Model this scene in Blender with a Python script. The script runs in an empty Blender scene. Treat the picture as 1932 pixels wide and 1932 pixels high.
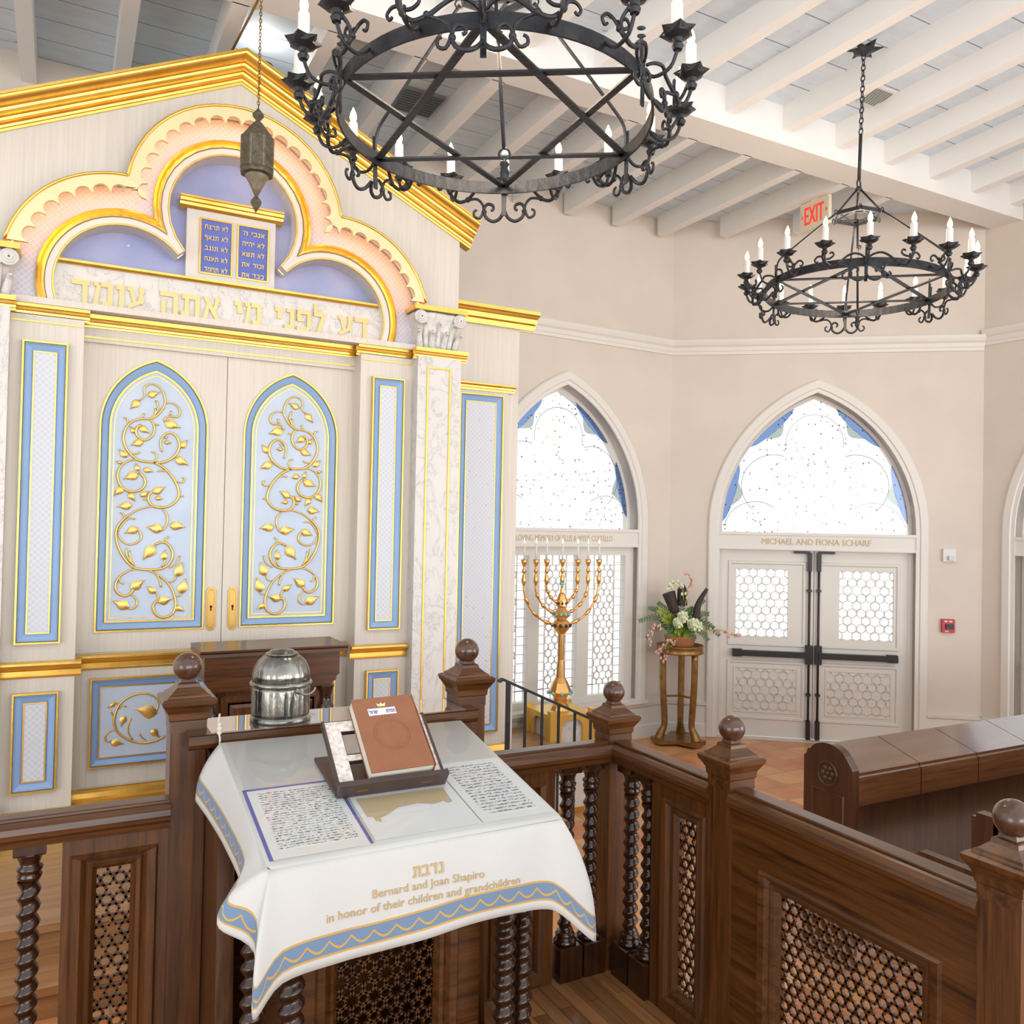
import bpy, math, random
from mathutils import Vector, Matrix
from mathutils.geometry import tessellate_polygon
random.seed(7)
PI = math.pi
SC = bpy.context.scene
COL = SC.collection
R = math.radians

# ------------------------------------------------------------------ camera, light, exposure
cd = bpy.data.cameras.new('camera'); cam = bpy.data.objects.new('camera', cd); COL.objects.link(cam)
cd.sensor_width = 36.0; cd.sensor_fit = 'HORIZONTAL'; cd.lens = 36.0 * 1587.3 / 1932.0
cd.clip_start = 0.05; cd.clip_end = 200
YAW, PITCH, ROLL = 0.489388, 0.0174902, 0.0195282
_cy, _sy = math.cos(YAW), math.sin(YAW); _cp, _sp = math.cos(PITCH), math.sin(PITCH); _cr, _sr = math.cos(ROLL), math.sin(ROLL)
_R1 = Matrix(((_cy, -_sy, 0), (0, 0, -1), (_sy, _cy, 0)))
_R2 = Matrix(((1, 0, 0), (0, _cp, _sp), (0, -_sp, _cp)))
_R3 = Matrix(((_cr, -_sr, 0), (_sr, _cr, 0), (0, 0, 1)))
_RW = (_R3 @ _R2 @ _R1).transposed()            # camera (x right, y down, z forward) to world
_M = _RW @ Matrix(((1, 0, 0), (0, -1, 0), (0, 0, -1)))
cam.matrix_world = Matrix.Translation((0, 0, 2.25)) @ _M.to_4x4()
SC.camera = cam

w = bpy.data.worlds.new('world'); SC.world = w; w.use_nodes = True
bg = w.node_tree.nodes['Background']; bg.inputs[0].default_value = (0.97, 0.985, 1.0, 1); bg.inputs[1].default_value = 1.15
SC.view_settings.view_transform = 'Standard'; SC.view_settings.look = 'None'
SC.view_settings.exposure = 0.27; SC.view_settings.gamma = 1.0
SC.view_settings.use_curve_mapping = False
SC.cycles.use_denoising = True
SC.cycles.max_bounces = 8; SC.cycles.diffuse_bounces = 4; SC.cycles.transparent_max_bounces = 12
SC.cycles.sample_clamp_indirect = 6.0
SC.cycles.caustics_reflective = False; SC.cycles.caustics_refractive = False

def area(name, loc, target, sx, sy, power, color=(1, 1, 1)):
    l = bpy.data.lights.new(name, 'AREA'); l.shape = 'RECTANGLE'; l.size = sx; l.size_y = sy; l.energy = power; l.color = color
    o = bpy.data.objects.new(name, l); COL.objects.link(o); o.location = loc
    o.rotation_euler = (Vector(target) - Vector(loc)).to_track_quat('-Z', 'Y').to_euler()
    return o
# added area fill behind the viewer, brightening walls and ceiling; not window openings
area('fill_light_rear', (1.5, -15.0, 2.4), (2.4, 4.5, 4.4), 14.0, 4.5, 900, (1.0, 0.985, 0.96))
area('fill_light_side', (10.5, -4.0, 1.6), (3.0, 4.2, 4.8), 5.0, 3.0, 170, (1.0, 0.985, 0.96))
area('fill_light_west', (-7.0, -1.5, 1.6), (3.0, 4.8, 4.8), 4.0, 3.0, 110, (1.0, 0.985, 0.96))

# ------------------------------------------------------------------ materials
MATS = {}
def newmat(name):
    m = bpy.data.materials.new(name); m.use_nodes = True; MATS[name] = m
    nt = m.node_tree; b = nt.nodes['Principled BSDF']
    return m, nt, b
def N(nt, t, **kw):
    n = nt.nodes.new(t)
    for k, v in kw.items():
        if k.startswith('i_'): n.inputs[k[2:]].default_value = v
        else: setattr(n, k, v)
    return n
def L(nt, a, ao, b, bi): nt.links.new(a.outputs[ao], b.inputs[bi])
def coords(nt, scale=(1, 1, 1), rot=(0, 0, 0)):
    tc = N(nt, 'ShaderNodeTexCoord'); mp = N(nt, 'ShaderNodeMapping')
    mp.inputs['Scale'].default_value = scale; mp.inputs['Rotation'].default_value = rot
    L(nt, tc, 'Object', mp, 'Vector'); return mp
def c4(c): return (c[0], c[1], c[2], 1)
def ramp(nt, stops):
    r = N(nt, 'ShaderNodeValToRGB'); e = r.color_ramp.elements
    while len(e) > 1: e.remove(e[0])
    e[0].position = stops[0][0]; e[0].color = c4(stops[0][1])
    for p, c in stops[1:]:
        x = e.new(p); x.color = c4(c)
    return r
def plain(name, col, rough=0.5, metal=0.0, var=0.0, vscale=8, bump=0.0, bscale=60, coat=0.0, spec=0.5, stretch=(1, 1, 1)):
    m, nt, b = newmat(name)
    b.inputs['Base Color'].default_value = c4(col); b.inputs['Roughness'].default_value = rough; b.inputs['Metallic'].default_value = metal
    b.inputs['Coat Weight'].default_value = coat; b.inputs['Specular IOR Level'].default_value = spec
    if var:
        mp = coords(nt, stretch); n = N(nt, 'ShaderNodeTexNoise', i_Scale=vscale, i_Detail=4.0); L(nt, mp, 0, n, 'Vector')
        r = ramp(nt, [(0.3, [x * (1 - var) for x in col]), (0.7, [min(1, x * (1 + var)) for x in col])])
        L(nt, n, 'Fac', r, 'Fac'); L(nt, r, 'Color', b, 'Base Color')
    if bump:
        mp = coords(nt, stretch); n = N(nt, 'ShaderNodeTexNoise', i_Scale=bscale, i_Detail=3.0); L(nt, mp, 0, n, 'Vector')
        bp = N(nt, 'ShaderNodeBump', i_Strength=bump, i_Distance=0.01); L(nt, n, 'Fac', bp, 'Height'); L(nt, bp, 'Normal', b, 'Normal')
    return m
def emit(name, col, strength):
    m = bpy.data.materials.new(name); m.use_nodes = True; MATS[name] = m; nt = m.node_tree; nt.nodes.remove(nt.nodes['Principled BSDF'])
    e = N(nt, 'ShaderNodeEmission'); e.inputs[0].default_value = c4(col); e.inputs[1].default_value = strength
    nt.links.new(e.outputs[0], nt.nodes['Material Output'].inputs[0]); return m
def wood(name, dark, light, axis, rough=0.30, scale=1.0, coat=0.12):
    m, nt, b = newmat(name)
    s = {'x': (1.2, 22, 22), 'y': (22, 1.2, 22), 'z': (22, 22, 1.2)}[axis]
    mp = coords(nt, tuple(k * scale for k in s))
    n1 = N(nt, 'ShaderNodeTexNoise', i_Scale=1.6, i_Detail=5.0, i_Roughness=0.6, i_Distortion=0.6); L(nt, mp, 0, n1, 'Vector')
    n2 = N(nt, 'ShaderNodeTexNoise', i_Scale=7.0, i_Detail=3.0); L(nt, mp, 0, n2, 'Vector')
    mx = N(nt, 'ShaderNodeMath', operation='MULTIPLY_ADD'); mx.inputs[1].default_value = 0.35; L(nt, n2, 'Fac', mx, 0); L(nt, n1, 'Fac', mx, 2)
    r = ramp(nt, [(0.42, dark), (0.66, [(a + c) / 2 for a, c in zip(dark, light)]), (0.9, light)]); L(nt, mx, 0, r, 'Fac'); L(nt, r, 'Color', b, 'Base Color')
    b.inputs['Roughness'].default_value = rough; b.inputs['Coat Weight'].default_value = coat; b.inputs['Coat Roughness'].default_value = 0.18
    bp = N(nt, 'ShaderNodeBump', i_Strength=0.06, i_Distance=0.002); L(nt, mx, 0, bp, 'Height'); L(nt, bp, 'Normal', b, 'Normal')
    return m

WD, WL = (0.027, 0.0085, 0.0022), (0.135, 0.047, 0.0110)
WX = wood('walnut_along_x', WD, WL, 'x'); WY = wood('walnut_along_y', WD, WL, 'y'); WZ = wood('walnut_upright', WD, WL, 'z')
WT = wood('walnut_turned', (0.014, 0.0042, 0.0018), (0.05, 0.017, 0.0055), 'z', 0.2, 1.0, 0.3)
WB = wood('walnut_ball', (0.034, 0.011, 0.005), (0.11, 0.042, 0.019), 'z', 0.22, 1.0, 0.5)
WP = wood('pew_wood', (0.055, 0.019, 0.0065), (0.15, 0.057, 0.02), 'x', 0.25, 0.6, 0.3)
WPL = wood('pew_lid_polished', (0.055, 0.019, 0.0065), (0.15, 0.057, 0.02), 'x', 0.25, 0.6, 1.0)
WPL.node_tree.nodes['Principled BSDF'].inputs['Coat IOR'].default_value = 1.9; WPL.node_tree.nodes['Principled BSDF'].inputs['Coat Roughness'].default_value = 0.10
WPE = wood('pew_end_wood', (0.028, 0.009, 0.004), (0.085, 0.031, 0.012), 'z', 0.3, 0.6, 0.3)
WS = wood('oak_step', (0.26, 0.12, 0.045), (0.46, 0.25, 0.11), 'x', 0.35, 0.5, 0.2)

WALL = plain('wall_plaster', (0.70, 0.628, 0.555), 0.75, var=0.03, vscale=2.5, bump=0.08, bscale=25)
TRIM = plain('white_trim_paint', (0.76, 0.735, 0.69), 0.45, var=0.015, vscale=3)
DOORP = plain('white_door_paint', (0.74, 0.715, 0.67), 0.45, var=0.015, vscale=3)
BEAM = plain('white_beam_paint', (0.80, 0.795, 0.775), 0.6, var=0.02, vscale=3)
CREAM = plain('cream_strie_paint', (0.72, 0.665, 0.585), 0.5, var=0.06, vscale=3, stretch=(26, 26, 0.6))
GOLD = plain('gold_leaf', (0.93, 0.58, 0.13), 0.30, 0.9, var=0.10, vscale=9, bump=0.06, bscale=40)
GOLDP = plain('pale_gold_paint', (0.90, 0.76, 0.43), 0.40, 0.2, var=0.05, vscale=6)
GOLDT = plain('gold_letter', (0.74, 0.58, 0.27), 0.4, 0.3)
GOLDV = plain('gold_vine', (0.86, 0.56, 0.16), 0.34, 0.75, var=0.08, vscale=12)
BLUE = plain('sky_blue_paint', (0.30, 0.465, 0.74), 0.45, var=0.04, vscale=4)
PALEB = plain('pale_blue_panel', (0.56, 0.66, 0.80), 0.5, var=0.07, vscale=3.5)
TABB = plain('tablet_blue', (0.12, 0.17, 0.58), 0.5, var=0.1, vscale=10)
IRON = plain('wrought_iron', (0.030, 0.033, 0.040), 0.42, 0.35, var=0.25, vscale=20, bump=0.25, bscale=45)
BLACK = plain('black_hardware', (0.022, 0.019, 0.018), 0.4)
CANDLE = plain('candle_sleeve', (0.84, 0.83, 0.80), 0.4)
FLAME = emit('lit_bulb', (1.0, 0.72, 0.38), 9.0)
COVE = emit('cove_light', (1.0, 0.42, 0.13), 17.0)
BRASS = plain('aged_brass', (0.30, 0.17, 0.055), 0.35, 0.7, var=0.25, vscale=14)
MENO = plain('menorah_gold', (0.82, 0.47, 0.16), 0.28, 0.85, var=0.08, vscale=10)
PEDG = plain('pedestal_gold', (0.88, 0.58, 0.13), 0.35, 0.6)
TURQ = plain('turquoise', (0.20, 0.62, 0.66), 0.3)
GEM = plain('dark_gem', (0.02, 0.02, 0.04), 0.15)
SILVER = plain('tarnished_silver', (0.27, 0.265, 0.24), 0.24, 0.95, var=0.45, vscale=14, bump=0.3, bscale=45, stretch=(1, 1, 0.4))
BRONZE = plain('pierced_bronze', (0.115, 0.10, 0.068), 0.55, 0.25, var=0.35, vscale=40)
BRONZL = plain('worn_bronze', (0.21, 0.185, 0.13), 0.5, 0.3, var=0.3, vscale=30)
LEAD = plain('lead_came', (0.16, 0.16, 0.18), 0.6)
CLOTHW = (0.58, 0.575, 0.555)
PAPER = plain('paper', (0.73, 0.745, 0.755), 0.5)
LEATH = plain('book_cover_leather', (0.27, 0.105, 0.052), 0.45, var=0.08, vscale=20, bump=0.05, bscale=120)
PAGES = plain('book_pages', (0.74, 0.70, 0.61), 0.6, var=0.06, vscale=6, stretch=(1, 1, 60))
STANDW = plain('stand_wood', (0.060, 0.038, 0.034), 0.35, var=0.2, vscale=12)
RED = plain('alarm_red', (0.50, 0.022, 0.025), 0.35)
PLASTIC = plain('white_plastic', (0.72, 0.72, 0.70), 0.4)
GREYP = plain('grey_vent_slats', (0.22, 0.25, 0.25), 0.5)
GREEN = plain('fern_green', (0.075, 0.17, 0.045), 0.5, var=0.35, vscale=30)
LIME = plain('lime_leaf', (0.30, 0.42, 0.05), 0.5, var=0.2, vscale=30)
PETAL = plain('cream_petal', (0.72, 0.76, 0.52), 0.6)
PINK = plain('pink_petal', (0.76, 0.42, 0.42), 0.6)
BARK = plain('dark_pod', (0.045, 0.03, 0.028), 0.7, bump=0.4, bscale=60)
TERRA = plain('terracotta_pot', (0.40, 0.15, 0.065), 0.7, var=0.1)
LETBR = plain('gilt_lettering', (0.62, 0.46, 0.27), 0.5)

def boards():
    m, nt, b = newmat('blue_ceiling_boards')
    tc = N(nt, 'ShaderNodeTexCoord'); sp = N(nt, 'ShaderNodeSeparateXYZ'); L(nt, tc, 'Object', sp, 0)
    mu = N(nt, 'ShaderNodeMath', operation='MULTIPLY'); mu.inputs[1].default_value = 1 / 0.285; L(nt, sp, 'Y', mu, 0)
    fr = N(nt, 'ShaderNodeMath', operation='FRACT'); L(nt, mu, 0, fr, 0)
    lt = N(nt, 'ShaderNodeMath', operation='LESS_THAN'); lt.inputs[1].default_value = 0.025; L(nt, fr, 0, lt, 0)
    mp = coords(nt, (2.0, 7.0, 2.0)); n = N(nt, 'ShaderNodeTexNoise', i_Scale=1.2, i_Detail=7.0, i_Roughness=0.65); L(nt, mp, 0, n, 'Vector')
    r = ramp(nt, [(0.30, (0.30, 0.38, 0.47)), (0.36, (0.58, 0.675, 0.765)), (0.7, (0.68, 0.765, 0.84))]); L(nt, n, 'Fac', r, 'Fac')
    mx = N(nt, 'ShaderNodeMixRGB'); mx.inputs[2].default_value = (0.17, 0.20, 0.24, 1); L(nt, lt, 0, mx, 0); L(nt, r, 'Color', mx, 1); L(nt, mx, 0, b, 'Base Color')
    b.inputs['Roughness'].default_value = 0.6; return m
BOARD = boards()
def tiles():
    m, nt, b = newmat('terracotta_tiles')
    mp = coords(nt, (1, 1, 1)); mp.inputs['Location'].default_value = (0.06, 0.02, 0)
    br = N(nt, 'ShaderNodeTexBrick', offset=0.0, squash=1.0)
    br.inputs['Scale'].default_value = 1.0; br.inputs['Brick Width'].default_value = 0.305; br.inputs['Row Height'].default_value = 0.305
    br.inputs['Mortar Size'].default_value = 0.006; br.inputs['Mortar Smooth'].default_value = 0.2; br.inputs['Bias'].default_value = 0.0
    br.inputs['Color1'].default_value = (0.70, 0.37, 0.15, 1); br.inputs['Color2'].default_value = (0.55, 0.185, 0.08, 1); br.inputs['Mortar'].default_value = (0.30, 0.22, 0.16, 1)
    L(nt, mp, 0, br, 'Vector')
    n = N(nt, 'ShaderNodeTexNoise', i_Scale=5.0, i_Detail=4.0); mp2 = coords(nt); L(nt, mp2, 0, n, 'Vector')
    mx = N(nt, 'ShaderNodeMixRGB', blend_type='OVERLAY'); mx.inputs[0].default_value = 0.4; L(nt, br, 'Color', mx, 1); L(nt, n, 'Fac', mx, 2); L(nt, mx, 0, b, 'Base Color')
    b.inputs['Roughness'].default_value = 0.30; b.inputs['Specular IOR Level'].default_value = 0.35
    bp = N(nt, 'ShaderNodeBump', i_Strength=0.3, i_Distance=0.004, invert=True); L(nt, br, 'Fac', bp, 'Height'); L(nt, bp, 'Normal', b, 'Normal'); return m
TILE = tiles()
def planks():
    m, nt, b = newmat('bimah_plank_floor')
    mp = coords(nt, (1, 1, 1), (0, 0, R(90)))
    br = N(nt, 'ShaderNodeTexBrick', offset=0.37); br.inputs['Scale'].default_value = 1.0
    br.inputs['Brick Width'].default_value = 0.9; br.inputs['Row Height'].default_value = 0.058; br.inputs['Mortar Size'].default_value = 0.0012
    br.inputs['Color1'].default_value = (0.40, 0.19, 0.075, 1); br.inputs['Color2'].default_value = (0.19, 0.08, 0.03, 1); br.inputs['Mortar'].default_value = (0.05, 0.02, 0.01, 1)
    L(nt, mp, 0, br, 'Vector')
    mp2 = coords(nt, (24, 1.5, 24)); n = N(nt, 'ShaderNodeTexNoise', i_Scale=1.5, i_Detail=4.0); L(nt, mp2, 0, n, 'Vector')
    mx = N(nt, 'ShaderNodeMixRGB', blend_type='OVERLAY'); mx.inputs[0].default_value = 0.5; L(nt, br, 'Color', mx, 1); L(nt, n, 'Fac', mx, 2); L(nt, mx, 0, b, 'Base Color')
    b.inputs['Roughness'].default_value = 0.3; b.inputs['Coat Weight'].default_value = 0.2; return m
PLANK = planks()
def diamond(name, base, line, dot, cell=0.027, dots=True):
    m, nt, b = newmat(name)
    tc = N(nt, 'ShaderNodeTexCoord'); sp = N(nt, 'ShaderNodeSeparateXYZ'); L(nt, tc, 'Object', sp, 0)
    outs = []
    for op in ('ADD', 'SUBTRACT'):
        a = N(nt, 'ShaderNodeMath', operation=op); L(nt, sp, 'X', a, 0); L(nt, sp, 'Z', a, 1)
        k = N(nt, 'ShaderNodeMath', operation='MULTIPLY'); k.inputs[1].default_value = 1 / (cell * 1.414); L(nt, a, 0, k, 0)
        f = N(nt, 'ShaderNodeMath', operation='FRACT'); L(nt, k, 0, f, 0)
        outs.append((k, f))
    mn = N(nt, 'ShaderNodeMath', operation='MINIMUM'); L(nt, outs[0][1], 0, mn, 0); L(nt, outs[1][1], 0, mn, 1)
    lt = N(nt, 'ShaderNodeMath', operation='LESS_THAN'); lt.inputs[1].default_value = 0.16; L(nt, mn, 0, lt, 0)
    mx = N(nt, 'ShaderNodeMixRGB'); mx.inputs[1].default_value = c4(base); mx.inputs[2].default_value = c4(line); L(nt, lt, 0, mx, 0)
    last = mx
    if dots:
        v = N(nt, 'ShaderNodeTexVoronoi', i_Scale=11.0, i_Randomness=0.5); L(nt, tc, 'Object', v, 'Vector')
        l2 = N(nt, 'ShaderNodeMath', operation='LESS_THAN'); l2.inputs[1].default_value = 0.085; L(nt, v, 'Distance', l2, 0)
        m2 = N(nt, 'ShaderNodeMixRGB'); L(nt, l2, 0, m2, 0); L(nt, mx, 0, m2, 1); m2.inputs[2].default_value = c4(dot); last = m2
    L(nt, last, 0, b, 'Base Color'); b.inputs['Roughness'].default_value = 0.5; return m
LATT = diamond('lattice_painted_panel', (0.62, 0.66, 0.74), (0.76, 0.77, 0.79), (0.72, 0.48, 0.16))
LATTB = diamond('lattice_painted_band', (0.60, 0.60, 0.70), (0.74, 0.73, 0.76), (0.85, 0.62, 0.25))
def marble():
    m, nt, b = newmat('white_marble')
    mp = coords(nt, (1, 1, 0.6)); n = N(nt, 'ShaderNodeTexNoise', i_Scale=5.0, i_Detail=8.0, i_Roughness=0.6, i_Distortion=1.6); L(nt, mp, 0, n, 'Vector')
    r = ramp(nt, [(0.42, (0.73, 0.715, 0.685)), (0.485, (0.70, 0.68, 0.65)), (0.5, (0.52, 0.51, 0.50)), (0.515, (0.71, 0.69, 0.66)), (0.6, (0.745, 0.73, 0.70))])
    L(nt, n, 'Fac', r, 'Fac'); L(nt, r, 'Color', b, 'Base Color'); b.inputs['Roughness'].default_value = 0.35; return m
MARB = marble()
def niche():
    m, nt, b = newmat('painted_dusk_sky')
    mp = coords(nt, (1, 1, 1)); n = N(nt, 'ShaderNodeTexNoise', i_Scale=2.2, i_Detail=4.0); L(nt, mp, 0, n, 'Vector')
    r = ramp(nt, [(0.35, (0.34, 0.40, 0.68)), (0.65, (0.50, 0.50, 0.72))]); L(nt, n, 'Fac', r, 'Fac')
    v = N(nt, 'ShaderNodeTexVoronoi', i_Scale=7.0); L(nt, mp, 0, v, 'Vector')
    l2 = N(nt, 'ShaderNodeMath', operation='LESS_THAN'); l2.inputs[1].default_value = 0.055; L(nt, v, 'Distance', l2, 0)
    m2 = N(nt, 'ShaderNodeMixRGB'); L(nt, l2, 0, m2, 0); L(nt, r, 'Color', m2, 1); m2.inputs[2].default_value = (0.85, 0.66, 0.34, 1); L(nt, m2, 0, b, 'Base Color')
    b.inputs['Roughness'].default_value = 0.6; return m
NICHE = niche()
def glassmat(name, tint, gloss=0.06, dots=False):
    m = bpy.data.materials.new(name); m.use_nodes = True; MATS[name] = m; nt = m.node_tree; nt.nodes.remove(nt.nodes['Principled BSDF'])
    t = N(nt, 'ShaderNodeBsdfTransparent'); t.inputs[0].default_value = c4(tint)
    g = N(nt, 'ShaderNodeBsdfGlossy'); g.inputs['Roughness'].default_value = 0.04
    mx = N(nt, 'ShaderNodeMixShader'); mx.inputs[0].default_value = gloss
    nt.links.new(t.outputs[0], mx.inputs[1]); nt.links.new(g.outputs[0], mx.inputs[2]); nt.links.new(mx.outputs[0], nt.nodes['Material Output'].inputs[0])
    if dots:
        tc = N(nt, 'ShaderNodeTexCoord'); v = N(nt, 'ShaderNodeTexVoronoi', i_Scale=20.0); L(nt, tc, 'Object', v, 'Vector')
        l2 = N(nt, 'ShaderNodeMath', operation='LESS_THAN'); l2.inputs[1].default_value = 0.19; L(nt, v, 'Distance', l2, 0)
        v2 = N(nt, 'ShaderNodeSeparateColor'); L(nt, v, 'Color', v2, 0)
        g2 = N(nt, 'ShaderNodeMath', operation='GREATER_THAN'); g2.inputs[1].default_value = 0.45; L(nt, v2, 0, g2, 0)
        g3 = N(nt, 'ShaderNodeMath', operation='MULTIPLY'); L(nt, l2, 0, g3, 0); L(nt, g2, 0, g3, 1)
        dc = ramp(nt, [(0.0, (0.26, 0.26, 0.32)), (0.78, (0.36, 0.34, 0.38)), (0.80, (0.60, 0.36, 0.12)), (1, (0.60, 0.36, 0.12))]); L(nt, v2, 1, dc, 'Fac')
        m2 = N(nt, 'ShaderNodeMixRGB'); m2.inputs[1].default_value = c4(tint); L(nt, g3, 0, m2, 0); L(nt, dc, 'Color', m2, 2); L(nt, m2, 0, t, 0)
    return m
PANE = glassmat('clear_pane', (0.97, 0.97, 0.97))
STAIN = glassmat('stained_glass', (0.97, 0.97, 0.975), 0.04, True)
BGLASS = glassmat('blue_glass', (0.17, 0.27, 0.50), 0.05)
GGLASS = glassmat('grey_green_glass', (0.40, 0.45, 0.42), 0.05)
TGLASS = glassmat('table_glass', (0.988, 0.994, 0.992), 0.055)
def mirrorglass():
    m, nt, b = newmat('shelf_glass_top')
    b.inputs['Base Color'].default_value = (0.55, 0.47, 0.42, 1); b.inputs['Metallic'].default_value = 0.85; b.inputs['Roughness'].default_value = 0.03; return m
SHGLASS = mirrorglass()
def scribble(name, paper, ink, row, dens=0.52, xs=95):
    m, nt, b = newmat(name)
    tc = N(nt, 'ShaderNodeTexCoord'); sp = N(nt, 'ShaderNodeSeparateXYZ'); L(nt, tc, 'Object', sp, 0)
    k = N(nt, 'ShaderNodeMath', operation='MULTIPLY'); k.inputs[1].default_value = 1 / row; L(nt, sp, 'Y', k, 0)
    f = N(nt, 'ShaderNodeMath', operation='FRACT'); L(nt, k, 0, f, 0)
    inrow = N(nt, 'ShaderNodeMath', operation='LESS_THAN'); inrow.inputs[1].default_value = 0.48; L(nt, f, 0, inrow, 0)
    mp = coords(nt, (xs, 330, 1)); n = N(nt, 'ShaderNodeTexNoise', i_Scale=1.0, i_Detail=1.0); L(nt, mp, 0, n, 'Vector')
    g = N(nt, 'ShaderNodeMath', operation='GREATER_THAN'); g.inputs[1].default_value = dens; L(nt, n, 'Fac', g, 0)
    q = N(nt, 'ShaderNodeMath', operation='MULTIPLY'); L(nt, inrow, 0, q, 0); L(nt, g, 0, q, 1)
    mx = N(nt, 'ShaderNodeMixRGB'); mx.inputs[1].default_value = c4(paper); mx.inputs[2].default_value = c4(ink); L(nt, q, 0, mx, 0); L(nt, mx, 0, b, 'Base Color')
    b.inputs['Roughness'].default_value = 0.5; return m
PRINT = scribble('printed_prayer', (0.73, 0.745, 0.755), (0.06, 0.07, 0.09), 0.0118, 0.52, 150)
PRINTB = scribble('printed_blessing', (0.73, 0.745, 0.755), (0.10, 0.11, 0.15), 0.0165, 0.50, 120)
FLORAL = plain('speckled_floral_inlay', (0.70, 0.64, 0.60), 0.4, var=0.30, vscale=75)
INKB = plain('blue_border_ink', (0.10, 0.11, 0.36), 0.5)
TAN = plain('tan_ornament_ink', (0.52, 0.41, 0.25), 0.5)
def clothmat():
    m, nt, b = newmat('embroidered_cloth')
    uv = N(nt, 'ShaderNodeUVMap', uv_map='UVMap'); sp = N(nt, 'ShaderNodeSeparateXYZ'); L(nt, uv, 0, sp, 0)
    def M(op, a, bb=None, c=None):
        n = N(nt, 'ShaderNodeMath', operation=op)
        for i, x in enumerate((a, bb, c)):
            if x is None: continue
            if isinstance(x, (int, float)): n.inputs[i].default_value = x
            else: nt.links.new(x, n.inputs[i])
        return n.outputs[0]
    u, v = sp.outputs['X'], sp.outputs['Y']
    inb = M('MULTIPLY', M('GREATER_THAN', v, 0.026), M('LESS_THAN', v, 0.074))
    sc = M('ABSOLUTE', M('SINE', M('MULTIPLY', u, PI / 0.058)))
    curve = M('MULTIPLY_ADD', sc, -0.020, 0.058)
    g1 = M('LESS_THAN', M('ABSOLUTE', M('SUBTRACT', v, curve)), 0.0030)
    g2 = M('LESS_THAN', M('ABSOLUTE', M('SUBTRACT', v, 0.026)), 0.0027)
    g3 = M('LESS_THAN', M('ABSOLUTE', M('SUBTRACT', v, 0.074)), 0.0027)
    gold = M('MAXIMUM', g1, M('MAXIMUM', g2, g3))
    wv = N(nt, 'ShaderNodeTexNoise', i_Scale=6.0, i_Detail=3.0); mp = coords(nt, (1, 1, 1)); L(nt, mp, 0, wv, 'Vector')
    r = ramp(nt, [(0.3, [x * 0.96 for x in CLOTHW]), (0.7, CLOTHW)]); L(nt, wv, 'Fac', r, 'Fac')
    m1 = N(nt, 'ShaderNodeMixRGB'); nt.links.new(inb, m1.inputs[0]); L(nt, r, 'Color', m1, 1); m1.inputs[2].default_value = (0.155, 0.235, 0.36, 1)
    m2 = N(nt, 'ShaderNodeMixRGB'); nt.links.new(gold, m2.inputs[0]); L(nt, m1, 0, m2, 1); m2.inputs[2].default_value = (0.55, 0.33, 0.085, 1)
    L(nt, m2, 0, b, 'Base Color'); b.inputs['Roughness'].default_value = 0.85; b.inputs['Sheen Weight'].default_value = 0.1
    mp3 = coords(nt, (350, 350, 350)); n3 = N(nt, 'ShaderNodeTexNoise', i_Scale=1.0, i_Detail=1.0); L(nt, mp3, 0, n3, 'Vector')
    bp = N(nt, 'ShaderNodeBump', i_Strength=0.12, i_Distance=0.002); L(nt, n3, 'Fac', bp, 'Height'); L(nt, bp, 'Normal', b, 'Normal'); return m
CLOTH = clothmat()

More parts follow.
